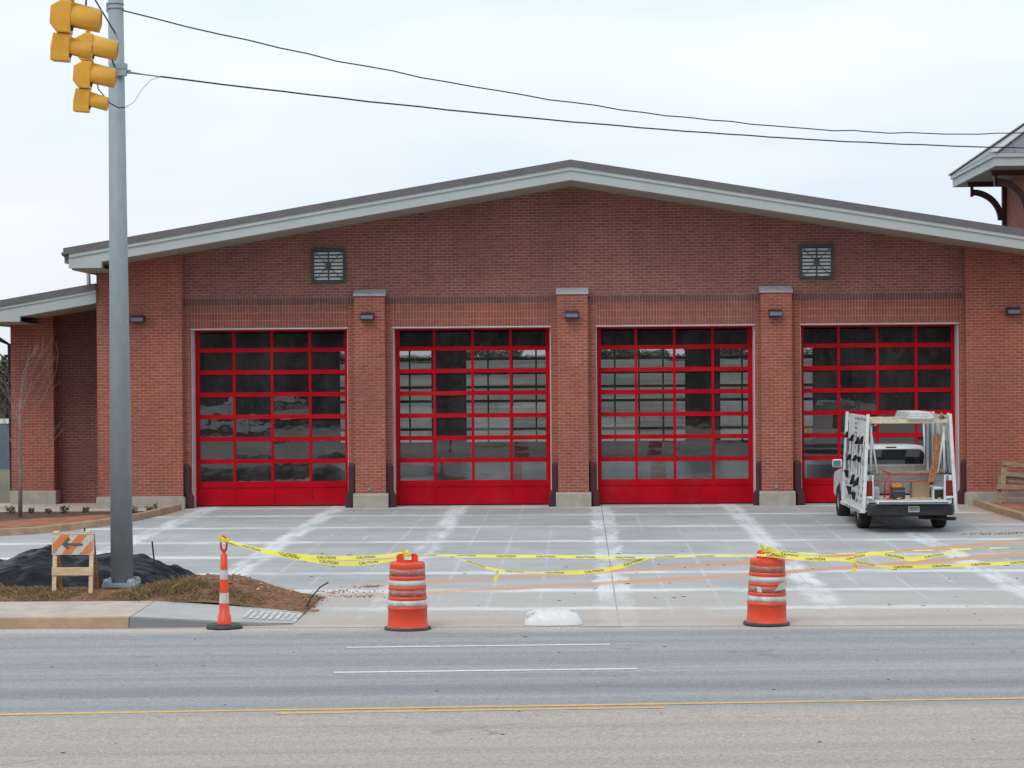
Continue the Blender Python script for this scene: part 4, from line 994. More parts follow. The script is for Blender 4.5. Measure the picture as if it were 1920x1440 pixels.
for x, y, n, sp in ((5.95, -17.9, 70, .13), (5.85, -19.3, 70, .22), (5.6, -18.6, 60, .3), (18.0, -8.6, 150, .45), (17.4, -8.9, 90, .4)):
    for k in range(n):
        qx, qy = rg.gauss(x, sp), rg.gauss(y, .10); s_ = rg.uniform(.004, .013)
        md.add(*clod((qx, qy, gz(qy)+.008), (s_*1.5, s_, s_*.6), None, k))
tag(md.build('clay_crumbs', M['clay'], uv=False), 'thin scatter of red clay crumbs on the concrete driveway', 'soil', kind='stuff')
mb = MB()
for k in range(70):
    x = rg.uniform(4, 18); y = rg.uniform(-22.5, -12); s_ = rg.uniform(.006, .02)
    mb.add(*clod((x, y, gz(y)+.007), (s_*rg.uniform(1, 3), s_, s_*.4), None, k))
for k in range(50):
    x = rg.uniform(0, 16); y = rg.uniform(-33, -23.3); s_ = rg.uniform(.004, .012)
    mb.add(*clod((x, y, gz(y)+.003), (s_*rg.uniform(1, 3), s_, s_*.4), None, k))
tag(mb.build('litter_specks', M['trunk'], uv=False), 'small dark specks of debris scattered on driveway and street', 'debris', kind='stuff')

# ------------------------------------------------------------------ wooden pallet leaning at right
t = thing('pallet', 'broken grey wooden pallet leaning on the red clay against the brick wall at right', 'pallet', (18.86, -1.35, .06), R(-4))
for (a, b, w_, d_) in (((0.02, 0, .0), (.05, .1, .62), .09, .04), ((.10, .02, .38), (.16, .12, .98), .12, .04), ((1.35, .0, .0), (1.38, .1, .6), .09, .04)):
    mb = MB(); mb.obox(a, b, w_, d_, (0, 1, 0)); mb.build('post', M['wood_grey'], t, bevel=.004)
for (a, b, w_, d_) in (((-.05, -.04, .38), (1.6, .0, .36), .04, .10), ((.10, .05, .93), (1.6, .1, .74), .04, .09), ((.12, .06, .69), (1.6, .1, .52), .04, .10), ((.2, .14, .55), (1.6, .16, .50), .04, .14), ((.0, .0, .12), (1.6, .0, .10), .04, .06)):
    mb = MB(); mb.obox(a, b, w_, d_, (0, 0, 1)); mb.build('board', M['wood_grey'], t, bevel=.004)

# ------------------------------------------------------------------ PICKUP
def wheel(t, x, y, s_, r_=.36, w_=.24):
    mb = MB(); n = 36
    prof = [(r_*.60, -w_/2), (r_*.93, -w_/2), (r_*.99, -w_*.38), (r_, -w_*.2), (r_, w_*.2), (r_*.99, w_*.38), (r_*.93, w_/2), (r_*.60, w_/2)]
    vs = [(x+q, y+a_*math.cos(2*math.pi*k/n), r_+a_*math.sin(2*math.pi*k/n)) for a_, q in prof for k in range(n)]
    fs3 = [(i*n+k, i*n+(k+1) % n, (i+1)*n+(k+1) % n, (i+1)*n+k) for i in range(len(prof)-1) for k in range(n)]
    mb.add(vs, fs3, True); wt = mb.build('wheel', M['tyre'], t)
    mb = MB(); prof = [(0, .02), (r_*.2, .03), (r_*.25, .0), (r_*.5, -.02), (r_*.6, .03)]
    vs = [(x+s_*(w_/2-.05+q), y+a_*math.cos(2*math.pi*k/n), r_+a_*math.sin(2*math.pi*k/n)) for a_, q in prof for k in range(n)]
    fs3 = [(i*n+k, i*n+(k+1) % n, (i+1)*n+(k+1) % n, (i+1)*n+k) for i in range(len(prof)-1) for k in range(n)]
    mb.add(vs, fs3, True); mb.build('rim', M['rim'], wt)
def arch(yc, r_, z0, n=10):      # wheel-arch points, front to back, above sill height z0
    a0 = math.asin(min(1, max(-1, (z0-.36)/r_)))
    return [(yc+r_*math.cos(a0+(math.pi-2*a0)*k/n), .36+r_*math.sin(a0+(math.pi-2*a0)*k/n)) for k in range(n+1)]
def pickup(loc, label, rack=True, group=None):
    t = thing('pickup_truck', label, 'pickup truck', loc, 0, group)
    def b(mb, name, mat, parent=None, **k): return mb.build(name, M[mat], parent or t, **k)
    # bed sides with wheel arches
    for s_ in (-1, 1):
        mb = MB(); pf = [(-1.10, .52), (-1.10, 1.13), (1.12, 1.13), (1.12, .46)] + arch(0, .44, .46) + [(-.95, .46)]
        mb.prism(pf, 'x', s_*.79, s_*.855); bs = b(mb, 'bed_side', 'truck', bevel=.018)
        mb = MB(); mb.box(min(s_*.70, s_*.86), max(s_*.70, s_*.86), -1.10, 1.1, 1.13, 1.155); mb.build('rail_cap', M['darkgrey'], bs, bevel=.006)
        mb = MB(); mb.box(min(s_*.70, s_*.79), max(s_*.70, s_*.79), -1.10, -1.04, .64, 1.13); b(mb, 'tail_post', 'truck')
        mb = MB(); mb.prism([(-1.135, .71), (-1.135, 1.0), (-1.12, 1.02), (-1.0, 1.02), (-1.0, .71)], 'x', s_*.725, s_*.868); o = b(mb, 'tail_light', 'tail', bevel=.012)
        mb = MB(); mb.box(min(s_*.73, s_*.866), max(s_*.73, s_*.866), -1.14, -1.02, .66, .708); mb.build('lower_lens', M['white'], o, bevel=.008)
        mb = MB(); mb.box(min(s_*.48, s_*.79), max(s_*.48, s_*.79), -.42, .42, .62, .86); b(mb, 'wheel_box', 'truck', bevel=.05)
    mb = MB(); mb.box(-.79, .79, -1.08, 1.12, .58, .62); mb.box(-.79, .79, 1.06, 1.12, .62, 1.13); b(mb, 'bed', 'white_dirty')
    # cab: lower body, greenhouse
    mb = MB(); pf = [(1.16, .46), (1.16, 1.22), (2.75, 1.16), (2.95, 1.10), (4.12, .98), (4.30, .90), (4.33, .46), (3.9, .40)] + arch(3.4, .43, .42) + [(2.9, .38), (1.3, .38)]
    mb.prism(pf, 'x', -.85, .85); bd = b(mb, 'body', 'truck', bevel=.04, segs=3)
    mb = MB()
    rings = [(1.20, .81, 1.17, 2.98), (1.40, .775, 1.21, 2.70), (1.57, .72, 1.27, 2.40), (1.625, .66, 1.34, 2.28), (1.645, .45, 1.50, 2.15)]
    vs = []
    for z, hx, ya, yb_ in rings:
        c_ = .08
        for (sx, yy_) in ((-1, ya), (1, ya), (1, yb_), (-1, yb_)):
            dy = c_ if yy_ == ya else -c_
            pts_ = [(sx*hx, yy_+dy), (sx*(hx-c_), yy_)] if (sx == -1 and yy_ == ya) or (sx == 1 and yy_ == yb_) else [(sx*(hx-c_), yy_), (sx*hx, yy_+dy)]
            vs += [(p_[0], p_[1], z) for p_ in pts_]
    n = 8; fs3 = [(i*n+k, i*n+(k+1) % n, (i+1)*n+(k+1) % n, (i+1)*n+k) for i in range(len(rings)-1) for k in range(n)] + [tuple(range(4*n, 5*n))]
    mb.add(vs, fs3, True); b(mb, 'cab_roof', 'truck')
    def ring(z):
        for (z0, h0, a0, b0), (z1, h1, a1, b1) in zip(rings[:-1], rings[1:]):
            if z0 <= z <= z1: q = (z-z0)/(z1-z0); return h0+(h1-h0)*q, a0+(a1-a0)*q, b0+(b1-b0)*q
    h0, a0, b0 = ring(1.25); h1, a1, b1 = ring(1.55)
    mb = MB(); vs = []; zz_ = [1.245, 1.28, 1.40, 1.50, 1.545, 1.56]
    for z, ins in zip(zz_, (.10, .075, .075, .08, .11, .17)):
        hh, aa, bb = ring(z); vs += [(-hh+ins, aa-.012, z), (hh-ins, aa-.012, z)]
    mb.add(vs, [(2*i, 2*i+1, 2*i+3, 2*i+2) for i in range(5)]); b(mb, 'rear_window', 'carglass')
    mb = MB(); mb.add([(-h0+.1, b0+.008, 1.26), (h0-.1, b0+.008, 1.26), (h1-.1, b1+.008, 1.54), (-h1+.1, b1+.008, 1.54)], [(0, 1, 2, 3)]); b(mb, 'windscreen', 'carglass')
    for s_ in (-1, 1):
        mb = MB(); mb.add([(s_*(h0+.006), a0+.14, 1.26), (s_*(h0+.006), b0-.16, 1.26), (s_*(h1+.006), b1-.12, 1.53), (s_*(h1+.006), a1+.12, 1.53)], [(0, 1, 2, 3)]); b(mb, 'side_window', 'carglass')
        mb = MB(); mb.box(min(s_*.86, s_*1.07), max(s_*.86, s_*1.07), 2.60, 2.68, 1.13, 1.30); mr = b(mb, 'mirror', 'truck', bevel=.03)
        mb = MB(); mb.box(min(s_*.90, s_*1.06), max(s_*.90, s_*1.06), 2.592, 2.599, 1.15, 1.28); mb.build('mirror_glass', M['mirror'], mr)
    mb = MB(); mb.box(-.11, .11, 1.285, 1.33, 1.575, 1.612); o = b(mb, 'brake_light', 'tail', bevel=.008)
    mb = MB(); mb.box(-.81, .81, .72, 1.10, 1.06, 1.255); mb.box(-.70, .70, .74, 1.10, .66, 1.06); b(mb, 'toolbox', 'alu', bevel=.012)
    for s_ in (-1, 1):
        mb = MB(); mb.box(min(s_*.852, s_*.855), max(s_*.852, s_*.855), 1.36, 1.372, .48, 1.19); mb.box(min(s_*.852, s_*.855), max(s_*.852, s_*.855), 2.58, 2.592, .48, 1.17); mb.box(min(s_*.852, s_*.855), max(s_*.852, s_*.855), 1.372, 2.58, .48, .492); b(mb, 'door_seam', 'black')
        mb = MB(); mb.box(min(s_*.852, s_*.875), max(s_*.852, s_*.875), 1.45, 1.60, 1.05, 1.085); b(mb, 'door_handle', 'darkgrey', bevel=.006)
        mb = MB(); mb.box(min(s_*.724, s_*.79), max(s_*.724, s_*.79), -1.105, -1.10, .66, 1.12); b(mb, 'post_seam', 'galv2')
    mb = MB(); mb.box(-.30, .38, -1.452, -1.42, .552, .572); b(mb, 'step_pad', 'black', bevel=.004)
    # tailgate folded down, bumper, plate
    mb = MB(); mb.box(-.69, .73, -1.56, -1.10, .575, .635); tg = b(mb, 'tailgate', 'white_dirty', bevel=.01)
    mb = MB(); mb.box(-.66, .70, -1.567, -1.561, .583, .618); mb.build('edge_recess', M['bluegrey'], tg)
    mb = MB(); mb.prism([(-.82, -1.16), (-.86, -1.28), (-.80, -1.40), (-.5, -1.44), (.5, -1.44), (.80, -1.40), (.86, -1.28), (.82, -1.16)], 'z', .34, .568); bm_ = b(mb, 'bumper', 'bumper', bevel=.025)
    mb = MB(); mb.box(-.07, .15, -1.462, -1.444, .41, .53); pt = mb.build('number_plate', M['plate'], bm_, bevel=.004)
    V_, F_ = font_mesh('P553TE1', .084); mb = MB(); wd_ = max(v.x for v in V_)
    mb.add([(.04+(v.x-wd_/2)*.60, -1.4645, .44+v.y*1.12) for v in V_], F_); mb.build('plate_lettering', M['ink'], pt, recalc=False)
    mb = MB(); mb.box(-.7, .7, -1.0, 3.9, .30, .46); mb.tube([(-.62, 0, .36), (.62, 0, .36)], .05, 10); mb.lathe([(0, .22), (.12, .26), (.14, .36), (.12, .46), (0, .5)], (0, 0, 0), 14); mb.tube([(.2, -1.0, .28), (.72, -1.18, .26), (.88, -1.3, .27)], .035, 8); b(mb, 'chassis', 'chassis')
    for x, y, s_ in ((-.765, 0, -1), (.765, 0, 1), (-.75, 3.4, -1), (.75, 3.4, 1)): wheel(t, x, y, s_)
    if not rack: return t
    # glass rack ------------------------------------------------------
    rk = MB()
    def sp_(s_, q, y, off=0.): return (s_*(.80+.10*(1-q)+off), y, .38+1.96*q)   # q 0 bottom .. 1 top
    Y0, Y1 = -1.2, 2.15
    for s_ in (-1, 1):
        m1 = MB()
        def slab_(ya, yb_, qa, qb, off=0, th=.02):
            A_ = [Vector(sp_(s_, qa, ya, off)), Vector(sp_(s_, qa, yb_, off)), Vector(sp_(s_, qb, yb_, off)), Vector(sp_(s_, qb, ya, off))]
            Bv = [p+Vector((s_*th, 0, 0)) for p in A_]
            m1.add(A_+Bv, [(0, 1, 2, 3), (7, 6, 5, 4), (0, 4, 5, 1), (1, 5, 6, 2), (2, 6, 7, 3), (3, 7, 4, 0)])
        # outer and inner rails
        slab_(Y0, Y0+.05, 0, 1, -.02, .06); slab_(Y1-.07, Y1, 0, 1, -.02, .06)
        slab_(Y0+.05, Y1-.5, .72, .985)                      # perforated head plate
        k = Y0+.05; w_seq = [.30, .22, .26, .16, .30, .20, .24]
        i_ = 0
        while k < Y1-.55:
            wd2 = w_seq[i_ % 7]*.8; slab_(k, k+wd2, .36, .72, .002*(i_ % 2)); k += wd2+.15+.06*(i_ % 3); i_ += 1
        slab_(Y0+.05, Y1-.07, .02, .36); slab_(Y0+.05, Y1-.07, 0, .03, .02, .06)
        pn = b(m1, 'rack_panel', 'white_dirty')
        part_label(pn, 'left slatted glass carrying panel' if s_ < 0 else 'right slatted glass carrying panel')
        gaps = []; k = Y0+.05; i_ = 0
        while k < Y1-.55:
            wd2 = w_seq[i_ % 7]*.8; k += wd2; gaps.append((k+.02, k+.12+.06*(i_ % 3))); k += .15+.06*(i_ % 3); i_ += 1
        dm = MB()
        for ga, gb in gaps + [(Y1-.42, Y1-.16)]:
            A_ = [sp_(s_, .37, ga, .004), sp_(s_, .37, gb, .004), sp_(s_, .71, gb, .004), sp_(s_, .71, ga, .004)]; Bv = [(p[0]+s_*.006, p[1], p[2]) for p in A_]
            dm.add(A_+Bv, [(0, 1, 2, 3), (7, 6, 5, 4), (0, 4, 5, 1), (1, 5, 6, 2), (2, 6, 7, 3), (3, 7, 4, 0)])
        dm.build('gap_shade_strip', M['bluegrey'], pn)  # dark strips stand for the shade in the gaps between slats
        hm = MB(); rh = random.Random(5)
        def slot(y, q, wy, wz, off=.0235):
            A_ = [sp_(s_, q, y, off), sp_(s_, q, y+wy, off), sp_(s_, q+wz, y+wy, off), sp_(s_, q+wz, y, off)]; hm.add(A_, [(0, 1, 2, 3)])
        for y in [Y0+.18+.22*i2 for i2 in range(8)]:
            for q in ([.93, .88, .83, .78, .74] if rh.random() < .5 else [.93]): slot(y, q, .09, .026)
        for y in [Y0+.2+.3*i2 for i2 in range(10)]:
            for q in (.08, .15, .22, .29): 
                if rh.random() < .75: slot(y+rh.uniform(-.08, .08), q, .08, .04)
        for _ in range(26): slot(rh.uniform(Y0+.1, Y1-.2), rh.uniform(.37, .68), .06, rh.uniform(.02, .07))
        hm.build('slot', M['darkgrey'], pn, recalc=False)
        # rubber wedges
        for (y, q, sz, an) in ((-.55, .69, .26, 0), (.05, .68, .24, .1), (.95, .70, .22, 0), (1.85, .72, .22, 0), (.35, .50, .2, .5), (1.3, .49, .2, 0), (-.3, .50, .22, 2.0), (1.5, .30, .3, 2.4), (.55, .25, .34, .1), (-.15, .24, .34, 1.5), (.95, .13, .34, 2.6), (.25, .10, .30, 2.7)):
            p0 = Vector(sp_(s_, q, y, .02)); hh_ = sz*.62
            sh = {0: [(0, 0), (.11, 0), (.03, 1), (0, 1)], 1: [(0, .2), (.13, 0), (.10, .5), (0, 1)], 2: [(0, 0), (.05, 0), (.12, .9), (0, .8)]}[int(an) % 3]
            A_ = [p0+Vector((s_*a_*.78, -.12-.1*b_, b_*hh_)) for a_, b_ in sh]; Bv = [p+Vector((0, .12, 0)) for p in A_]
            wm = MB(); wm.add(A_+Bv, [(0, 1, 2, 3), (7, 6, 5, 4), (0, 4, 5, 1), (1, 5, 6, 2), (2, 6, 7, 3), (3, 7, 4, 0)]); wm.build('rubber_wedge', M['black'], pn)
        # second, outer rail seen on the right
        om = MB(); om.obox(sp_(s_, .02, Y0+.9, .12), sp_(s_, 1.0, Y0+.9, .12), .05, .05); om.obox(sp_(s_, .02, Y1-.6, .12), sp_(s_, 1.0, Y1-.6, .12), .05, .05)
        for q in (.25, .6, .9): om.obox(sp_(s_, q, Y0+.9, .0), sp_(s_, q, Y0+.9, .12), .03, .03)
        if s_ > 0: b(om, 'outer_post', 'white_dirty')
        # A-frame legs from the bed rail
        fm = MB()
        for y in (-.95, .85):
            fm.tube([(s_*.73, y, 1.15), (s_*.72, y, 2.22)], .024, 8); fm.tube([(s_*.60, y, 1.16), (s_*.76, y, 2.22)], .02, 8)
            fm.obox((s_*.66, y, 2.10), (s_*.55, y, 2.2), .02, .02)
        fm.tube([(s_*.73, -.95, 1.2), (s_*.73, .85, 1.2)], .02, 6); fm.tube([(s_*.72, -.95, 1.75), (s_*.72, .85, 1.75)], .02, 6)
        fm.tube([(s_*.73, -.3, 1.15), (s_*.72, -.3, 2.22)], .024, 8)
        for z in (.50,): fm.tube([(s_*.55, -1.05, z-.1), (s_*.90, -1.15, z-.08)], .018, 6)
        b(fm, 'rack_frame', 'white_dirty')
        if s_ > 0:
            for q_, (xa_, ya_) in enumerate(((.50, -.2), (.56, -.5), (.62, -.8), (.66, -.1))):
                lm = MB(); lm.box(xa_, xa_+.045, ya_, ya_+.03, 1.16, 2.17); b(lm, 'upright', 'white_dirty')
            lm = MB(); lm.box(.48, .70, -.15, -.13, 1.16, 2.17); part_label(b(lm, 'inner_panel', 'galv2'), 'grey sheet inside the right rack')
    cm = MB()
    for y in (-1.0, .85, 2.0): cm.box(-.80, .80, y-.035, y+.035, 2.15, 2.225)
    b(cm, 'crossbar', 'cream', bevel=.008)
    mk = MB()
    for k in range(8): mk.quad((-.986, -1.1+.3*k, .385), (-.986, -.95+.3*k, .385), (-.983, -.95+.3*k, .435), (-.983, -1.1+.3*k, .435))
    mk.build('marker_strip', M['tail'], t, recalc=False)
    return t
TL = (15.73, -7.25, gz(-7.25)+.004)
pickup(TL, 'white pickup with a glass carrying rack and lowered tailgate, parked before the rightmost door')
def cargo(mb, name, mat, label, cat, bevel=0):
    o = mb.build(name, M[mat], None, bevel=bevel); o.location = TL; return tag(o, label, cat)
mb = MB(); mb.box(.12, .46, -.75, -.40, .62, .98); mb.prism([(.12, .98), (.30, 1.0), (.46, .99)], 'y', -.75, -.4) ; cargo(mb, 'cardboard_box', 'card', 'brown cardboard box standing in the open pickup bed', 'box')
mb = MB(); mb.box(-.31, -.06, -1.0, -.75, .635, .87); o = cargo(mb, 'tool_case', 'darkgrey', 'small black tool case at the back of the pickup bed', 'case', .01)
mb = MB(); mb.box(-.315, -.055, -1.005, -.745, .80, .81); q = mb.build('lid_seam', M['galv2'], o)
mb = MB(); mb.tube([(-.30, -.93, .92), (-.2, -.9, .935), (-.10, -.88, .915)], [.02, .028, .02], 8); mb.box(-.31, -.12, -.98, -.8, .872, .915); cargo(mb, 'orange_tool_bag', 'orangebag', 'small orange bag lying on top of the black tool case', 'bag', .015)
mb = MB(); mb.tube([(-.36, -1.0, .64), (-.36, -.98, 1.17)], .018, 8); mb.tube([(-.46, -.9, .64), (-.45, -.9, .95), (-.40, -.92, 1.05)], .016, 8); mb.tube([(-.36, -1.0, 1.16), (-.48, -.95, 1.20)], .014, 8); mb.box(-.5, -.34, -1.03, -.9, .64, .66); mb.tube([(-.46, -.9, .8), (-.36, -1.0, .8)], .014, 6); cargo(mb, 'hand_truck', 'redpaint', 'red steel hand truck standing in the pickup bed beside the left tail light', 'hand truck')
mb = MB(); mb.box(-.70, .74, -.88, -.79, 1.158, 1.20); cargo(mb, 'timber_plank', 'wood_grey', 'long weathered plank laid across the pickup bed rails', 'plank')
mb = MB(); mb.tube([(-.2, -.9, 1.135), (.70, -.9, 1.145)], .012, 6); mb.tube([(-.70, -.86, 1.0), (-.2, -.86, .985), (.3, -.86, .995), (.7, -.86, 1.0)], .006, 6); cargo(mb, 'ratchet_strap', 'redpaint', 'thin red strap stretched across the pickup bed under the plank', 'strap')
mb = MB(); mb.prism([(.39, .95), (.52, .98), (.63, 1.3), (.665, 1.90), (.60, 1.95), (.52, 1.92), (.49, 1.4)], 'y', -.93, -.905); cargo(mb, 'strand_board', 'osb', 'orange-brown offcut of strand board leaning inside the right rack', 'board')
for k in range(3):
    mb = MB(); x0 = -.02+.02*k; mb.box(x0, .50-.03*k, -1.12, .6, 2.25+.045*k, 2.29+.045*k)
    cargo(mb, 'white_board', 'white_dirty', ['lowest white board of the stack on the pickup rack', 'middle white board of the stack on the pickup rack', 'topmost white board of the stack on the pickup rack'][k], 'board', .004)['group'] = 'boards on the pickup rack'
mb = MB()
for k in range(7): mb.tube([(.60+.02*k, -1.1+.03*k, 2.25), (.66+.03*math.sin(k), -1.05, 2.33+.02*math.cos(k*2)), (.74, -1.0+.05*k, 2.24)], .015, 5)
cargo(mb, 'rope_bundle', 'wood_grey', 'tangled brown rope bundle at the right end of the pickup rack top', 'rope')
mb = MB(); mb.box(.50, .72, -.95, -.55, .62, .86); mb.box(.50, .72, -.98, -.95, .84, .88); cargo(mb, 'parts_bin', 'white_dirty', 'white steel bin with dark opening at the right of the pickup bed', 'bin', .006)
mb = MB(); mb.box(.525, .70, -.957, -.951, .64, .82); o = mb.build('bin_opening', M['black'], bpy.data.objects['parts_bin'])
rg = random.Random(21); mb = MB()
for k in range(46):
    x, y = rg.uniform(-.6, .62), rg.uniform(-1.45, -.75); a_ = rg.uniform(0, 3.1); L_ = rg.uniform(.03, .13); dz = rg.uniform(.012, .04)
    mb.obox((x, y, .64+dz), (x+L_*math.cos(a_), y+L_*.5*math.sin(a_), .64+dz*rg.uniform(.4, 1.2)), rg.uniform(.01, .04), .01)
cargo(mb, 'scraps', 'wood_new', 'loose pale timber scraps strewn on the lowered tailgate', 'scraps')['kind'] = 'stuff'
# ------------------------------------------------------------------ trees
def crown_mesh(name, seed, mat, rx, rz, zc, n, leaf):
    rg = random.Random(seed); mb = MB()
    cl = [(Vector((rg.uniform(-1, 1)*rx*.7, rg.uniform(-1, 1)*rx*.7, zc+rg.uniform(-1, 1)*rz*.75)), rg.uniform(.28, .5)*rx) for _ in range(16)]
    for k in range(n):
        c_, r_ = cl[k % 16]; d = Vector((rg.gauss(0, 1), rg.gauss(0, 1), rg.gauss(0, .8))).normalized()*r_*rg.uniform(.35, 1.08); p = c_+d
        a = Vector((rg.gauss(0, 1), rg.gauss(0, 1), rg.gauss(0, 1))).normalized()*leaf*rg.uniform(.5, 1.3); b_ = a.orthogonal().normalized()*leaf*rg.uniform(.3, .7)
        mb.add([p-a, p+b_, p+a, p-b_], [(0, 1, 2, 3)])
    return mb
def bg_tree(seed, mat, h, rx, label, n=2600, leaf=.22):
    t = thing('background_tree', label, 'tree')
    mb = MB(); mb.tube([(0, 0, -.1), (.05, 0, h*.35), (0, .05, h*.8)], [h*.022, h*.016, h*.006], 7)
    rg = random.Random(seed)
    for k in range(9):
        z = h*rg.uniform(.25, .7); a_ = rg.uniform(0, 6.28); L_ = rx*rg.uniform(.5, .9); mb.tube([(0, 0, z), (math.cos(a_)*L_*.5, math.sin(a_)*L_*.5, z+L_*.35), (math.cos(a_)*L_, math.sin(a_)*L_, z+L_*.5)], [h*.008, h*.005, h*.002], 5, cap=False)
    mb.build('trunk', M['trunk'], t)
    crown_mesh('crown', seed, mat, rx, h*.42, h*.56, n, leaf).build('crown', M[mat], t, recalc=False, uv=False); return t
def place(src, loc, s_, rz, label, group, first):
    o = src if first else dup(src)
    o.location = loc; o.scale = (s_[0], s_[0], s_[1]); o.rotation_euler = (0, 0, rz); o['label'] = label; o['group'] = group; return o
ta = bg_tree(1, 'leaf_dark', 6, 2.4, ''); tb = bg_tree(2, 'leaf_grey', 6, 2.4, ''); tcn = bg_tree(3, 'leaf_brown', 6, 2.3, '')
used = {}
def plant(src, loc, s_, rz, label, group):
    f_ = src.name not in used; used[src.name] = 1
    return place(src, loc, s_, rz, label, group, f_)
rg = random.Random(5)
mb = MB(); nb_ = 60; vs = []; fs2 = []
for i in range(nb_+1):
    x = -60+130*i/nb_
    for j in range(13):
        q = j/12; y = 64+50*q; vs.append((x, y, -.1+4.35*(q*q*(3-2*q))+.5*noise.noise(Vector((x*.05, y*.05, 0)))*q))
for i in range(nb_):
    for j in range(12): a = i*13+j; fs2.append((a, a+1, a+14, a+13))
mb.add(vs, fs2, True); struct(mb, 'grass_bank', 'bank')
mb = MB(); vs = []; fs2 = []; nb_ = 90
for i in range(nb_+1):
    x = -130+280*i/nb_
    for j in range(15):
        q = j/14; y = -104-60*q; vs.append((x, y, -.3+19*min(1, q*2.2)**.8+(1.6*noise.noise(Vector((x*.09, y*.07, 0)))+.9*noise.noise(Vector((x*.4, y*.3, 0))))*min(1, q*5)))
for i in range(nb_):
    for j in range(14): a = i*15+j; fs2.append((a, a+1, a+16, a+15))
mb.add(vs, fs2, True); struct(mb, 'sky_screen_hill', 'screen_hill')  # unseen hill added behind the camera to block sky gaps mirrored in the glass
GR = 'low trees beyond the rear lot, seen through the doors'
k = 0
for i in range(22):     # seen only dimly through the glass doors
    src = (tb, tb, tcn, tcn)[i % 4]
    plant(src, (-16+i*2.6+rg.uniform(-.6, .6), 112+rg.uniform(-3, 6), 3.4), (rg.uniform(.7, 1.0), rg.uniform(.24, .36)), rg.uniform(0, 6), ['grey-green low tree beyond the rear lot, seen dimly through the doors', 'grey-green low tree beyond the rear lot, seen dimly through the doors', 'brown leafless low tree beyond the rear lot, seen dimly through the doors', 'brown leafless low tree beyond the rear lot, seen dimly through the doors'][i % 4], GR)
for i in range(8):     # left of the wing
    src = (ta, tcn, tb)[i % 3]
    plant(src, (-15.6-i*1.6, 40+6*(i % 3), -.1), (rg.uniform(.9, 1.2), rg.uniform(.66, .82)), rg.uniform(0, 6), ['dark evergreen at the left picture edge behind the wing', 'brown winter tree at the left picture edge behind the wing', 'grey-green tree at the left picture edge behind the wing'][i % 3], 'trees behind the left wing')
for i in range(44):     # behind the camera, mirrored in the door glass
    src = (ta, ta, ta, tcn)[i % 4]
    plant(src, (-42+(i % 22)*4.4+rg.uniform(-1, 1), -93-8*(i//22)+rg.uniform(-2, 3), -.2), (rg.uniform(1.9, 2.5), rg.uniform(2.2, 2.9)), rg.uniform(0, 6), ['tall dark evergreen across the street, mirrored in the door glass', 'tall dark evergreen across the street, mirrored in the door glass', 'tall dark evergreen across the street, mirrored in the door glass', 'tall brown winter tree across the street, mirrored in the door glass'][i % 4], 'tall trees across the street')
# young bare tree in the bed
def bare(loc, seed, h, label):
    t = thing('young_tree', label, 'tree', loc)
    rg = random.Random(seed); tr_ = MB(); br = MB()
    tr_.tube([(0, 0, -.05), (.02, 0, 1.0), (0, .02, 1.7), (.03, 0, 2.6)], [.05, .042, .035, .02], 8)
    def grow(p, d, L_, r_, dep):
        q = p+d*L_*.5; d2_ = (d+Vector((rg.gauss(0, .06), rg.gauss(0, .06), .10))).normalized(); e_ = q+d2_*L_*.5
        br.tube([p, q, e_], [r_, r_*.8, r_*.6], 5, cap=False)
        if dep == 0: return
        for _ in range(2 if dep > 1 else 3):
            a_ = rg.uniform(0, 6.28); nd = (d2_+Vector((math.cos(a_), math.sin(a_), rg.uniform(.0, .4)))*rg.uniform(.25, .5)).normalized()
            grow(e_ if rg.random() < .6 else q, nd, L_*rg.uniform(.6, .85), r_*.6, dep-1)
    for k in range(13):
        z = .95+k*.13; a_ = k*2.4+rg.uniform(-.3, .3); d = Vector((math.cos(a_)*.75, math.sin(a_)*.75, .9)).normalized()
        grow(Vector((0.01, 0, z)), d, h*rg.uniform(.15, .23), .0075, 3)
    grow(Vector((.03, 0, 2.55)), Vector((.05, 0, 1)), .6, .012, 3)
    tr_.build('trunk', M['bark'], t); br.build('branch', M['bark'], t, uv=False); return t
bare((-3.15, -4.3, .05), 4, 4.0, 'young bare pale-barked tree in the planting bed before the left wing')
# low plants in the bed, shrub at left edge
def sprig(n, hh, sp, seed):
    rg = random.Random(seed); mb = MB()
    for k in range(n):
        a_, l_ = rg.uniform(0, 6.28), rg.uniform(.3, 1)*sp; z = rg.uniform(.1, 1)*hh; p = Vector((math.cos(a_)*l_, math.sin(a_)*l_, z))
        a = Vector((rg.gauss(0, 1), rg.gauss(0, 1), rg.gauss(0, 1))).normalized()*.028; b_ = a.orthogonal()*.5
        mb.add([p-a, p+b_, p+a, p-b_], [(0, 1, 2, 3)])
    for k in range(5): a_ = k*1.25; mb.tube([(0, 0, 0), (math.cos(a_)*sp*.5, math.sin(a_)*sp*.5, hh*.8)], .004, 4)
    return mb
pm = sprig(70, .13, .09, 2).build('bed_plant', M['leaf_shrub'], recalc=False, uv=False)
for i, x in enumerate((-.6, -.95, -1.35, -2.05, -2.5, -2.85, -3.3, -3.75)):
    o = pm if i == 0 else pm.copy()
    if i: col.objects.link(o)
    o.location = (x, -2.75-.12*(i % 3), .045); o.rotation_euler = (0, 0, i); o.scale = [1+.25*math.sin(i*2)]*3
    tag(o, 'tiny green plant in the row along the walkway edge of the left bed', 'plant', 'tiny green plants along the walkway')
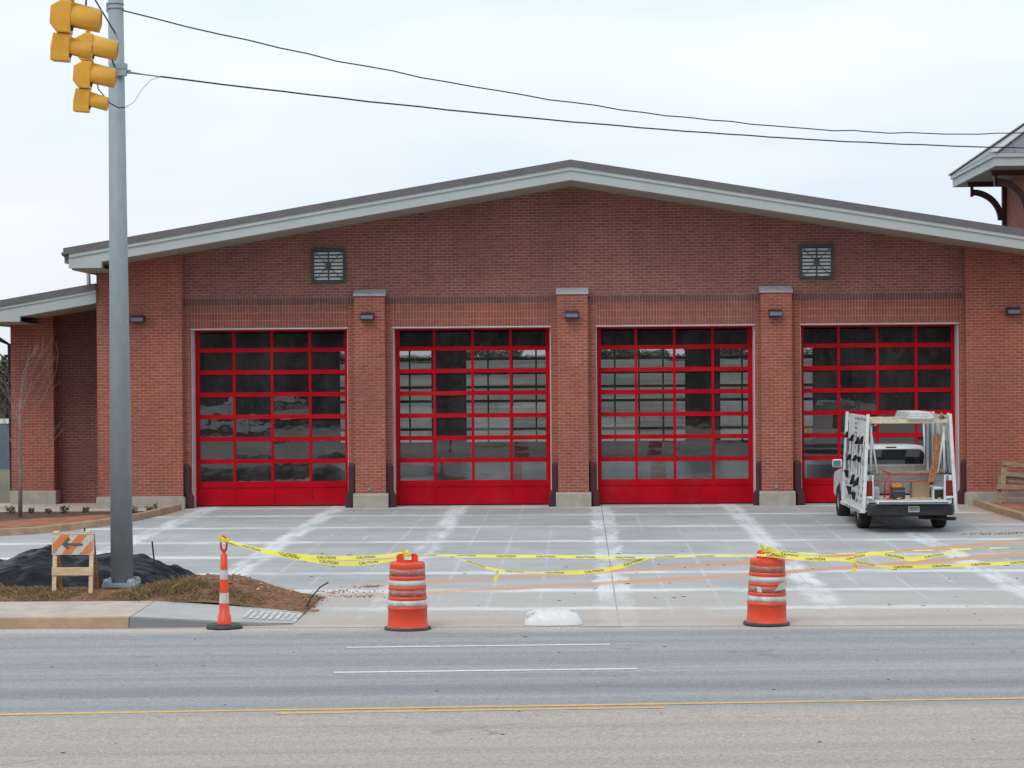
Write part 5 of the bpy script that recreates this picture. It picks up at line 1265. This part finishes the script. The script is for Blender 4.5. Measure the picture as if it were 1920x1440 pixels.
mb = sprig(900, .85, .42, 9); tag(mb.build('shrub', M['leaf_shrub'], recalc=False, uv=False), 'leafy green and yellow shrub at the left edge beside the stone wing base', 'shrub').location = (-4.95, -.9, .02)
mb = sprig(40, .18, .06, 19); tag(mb.build('weed', M['leaf_shrub'], recalc=False, uv=False), 'small upright green weed at the right tip of the left bed', 'plant').location = (-.55, -2.3, .045)

# far left: crossarm pole, white car body, grey wall
t = thing('crossarm_pole', 'distant wooden utility pole with crossarm above the left wing roof', 'pole', (-7.9, 26, -.1))
mb = MB(); mb.tube([(-.9, 0, 0), (-.9, 0, 6.3)], [.14, .11], 10); mb.build('post', M['trunk'], t)
mb = MB(); mb.box(-1.9, .12, -.06, .06, 5.85, 5.98); mb.build('crossarm', M['wood_old'], t)
for x in (-1.7, -.2, .0): mb = MB(); mb.lathe([(.03, 5.98), (.07, 6.02), (.05, 6.1), (.07, 6.14), (0, 6.2)], (x, 0, 0), 10); mb.build('insulator', M['galv2'], t)
mb = MB(); mb.box(-22, -7.5, 24, 24.1, -.1, 1.55); o = mb.build('lot_wall', M['bluegrey']); tag(o, 'low blue-grey wall with a white coping at the far left behind the wing', 'wall')
mb = MB(); mb.box(-22, -7.5, 23.96, 24.14, 1.55, 1.72); mb.build('coping', M['white'], o)
# things the glass mirrors: two parked cars across the street
pickup((-9.0, -79, gz(-79)), 'white pickup parked across the street, mirrored in the leftmost door', False).rotation_euler = (0, 0, R(90))
pickup((-14.6, -80, gz(-79)), 'white pickup parked farthest left across the street, mirrored in the leftmost door', False).rotation_euler = (0, 0, R(92))
# rear lot: scalloped yellow barrier seen through the rightmost door
mb = MB()
for k in range(13): mb.tube([(16.75+k*.16, 33, .45), (16.75+k*.16, 33, .98-.02*(k % 2))], .085, 8)
tag(mb.build('yellow_barrier', M['yellowp']), 'yellow ribbed plastic barrier behind the station, seen through the rightmost door', 'barrier')
sc.cycles.max_bounces = 8; sc.cycles.transparent_max_bounces = 16
sc.cycles.glossy_bounces = 4
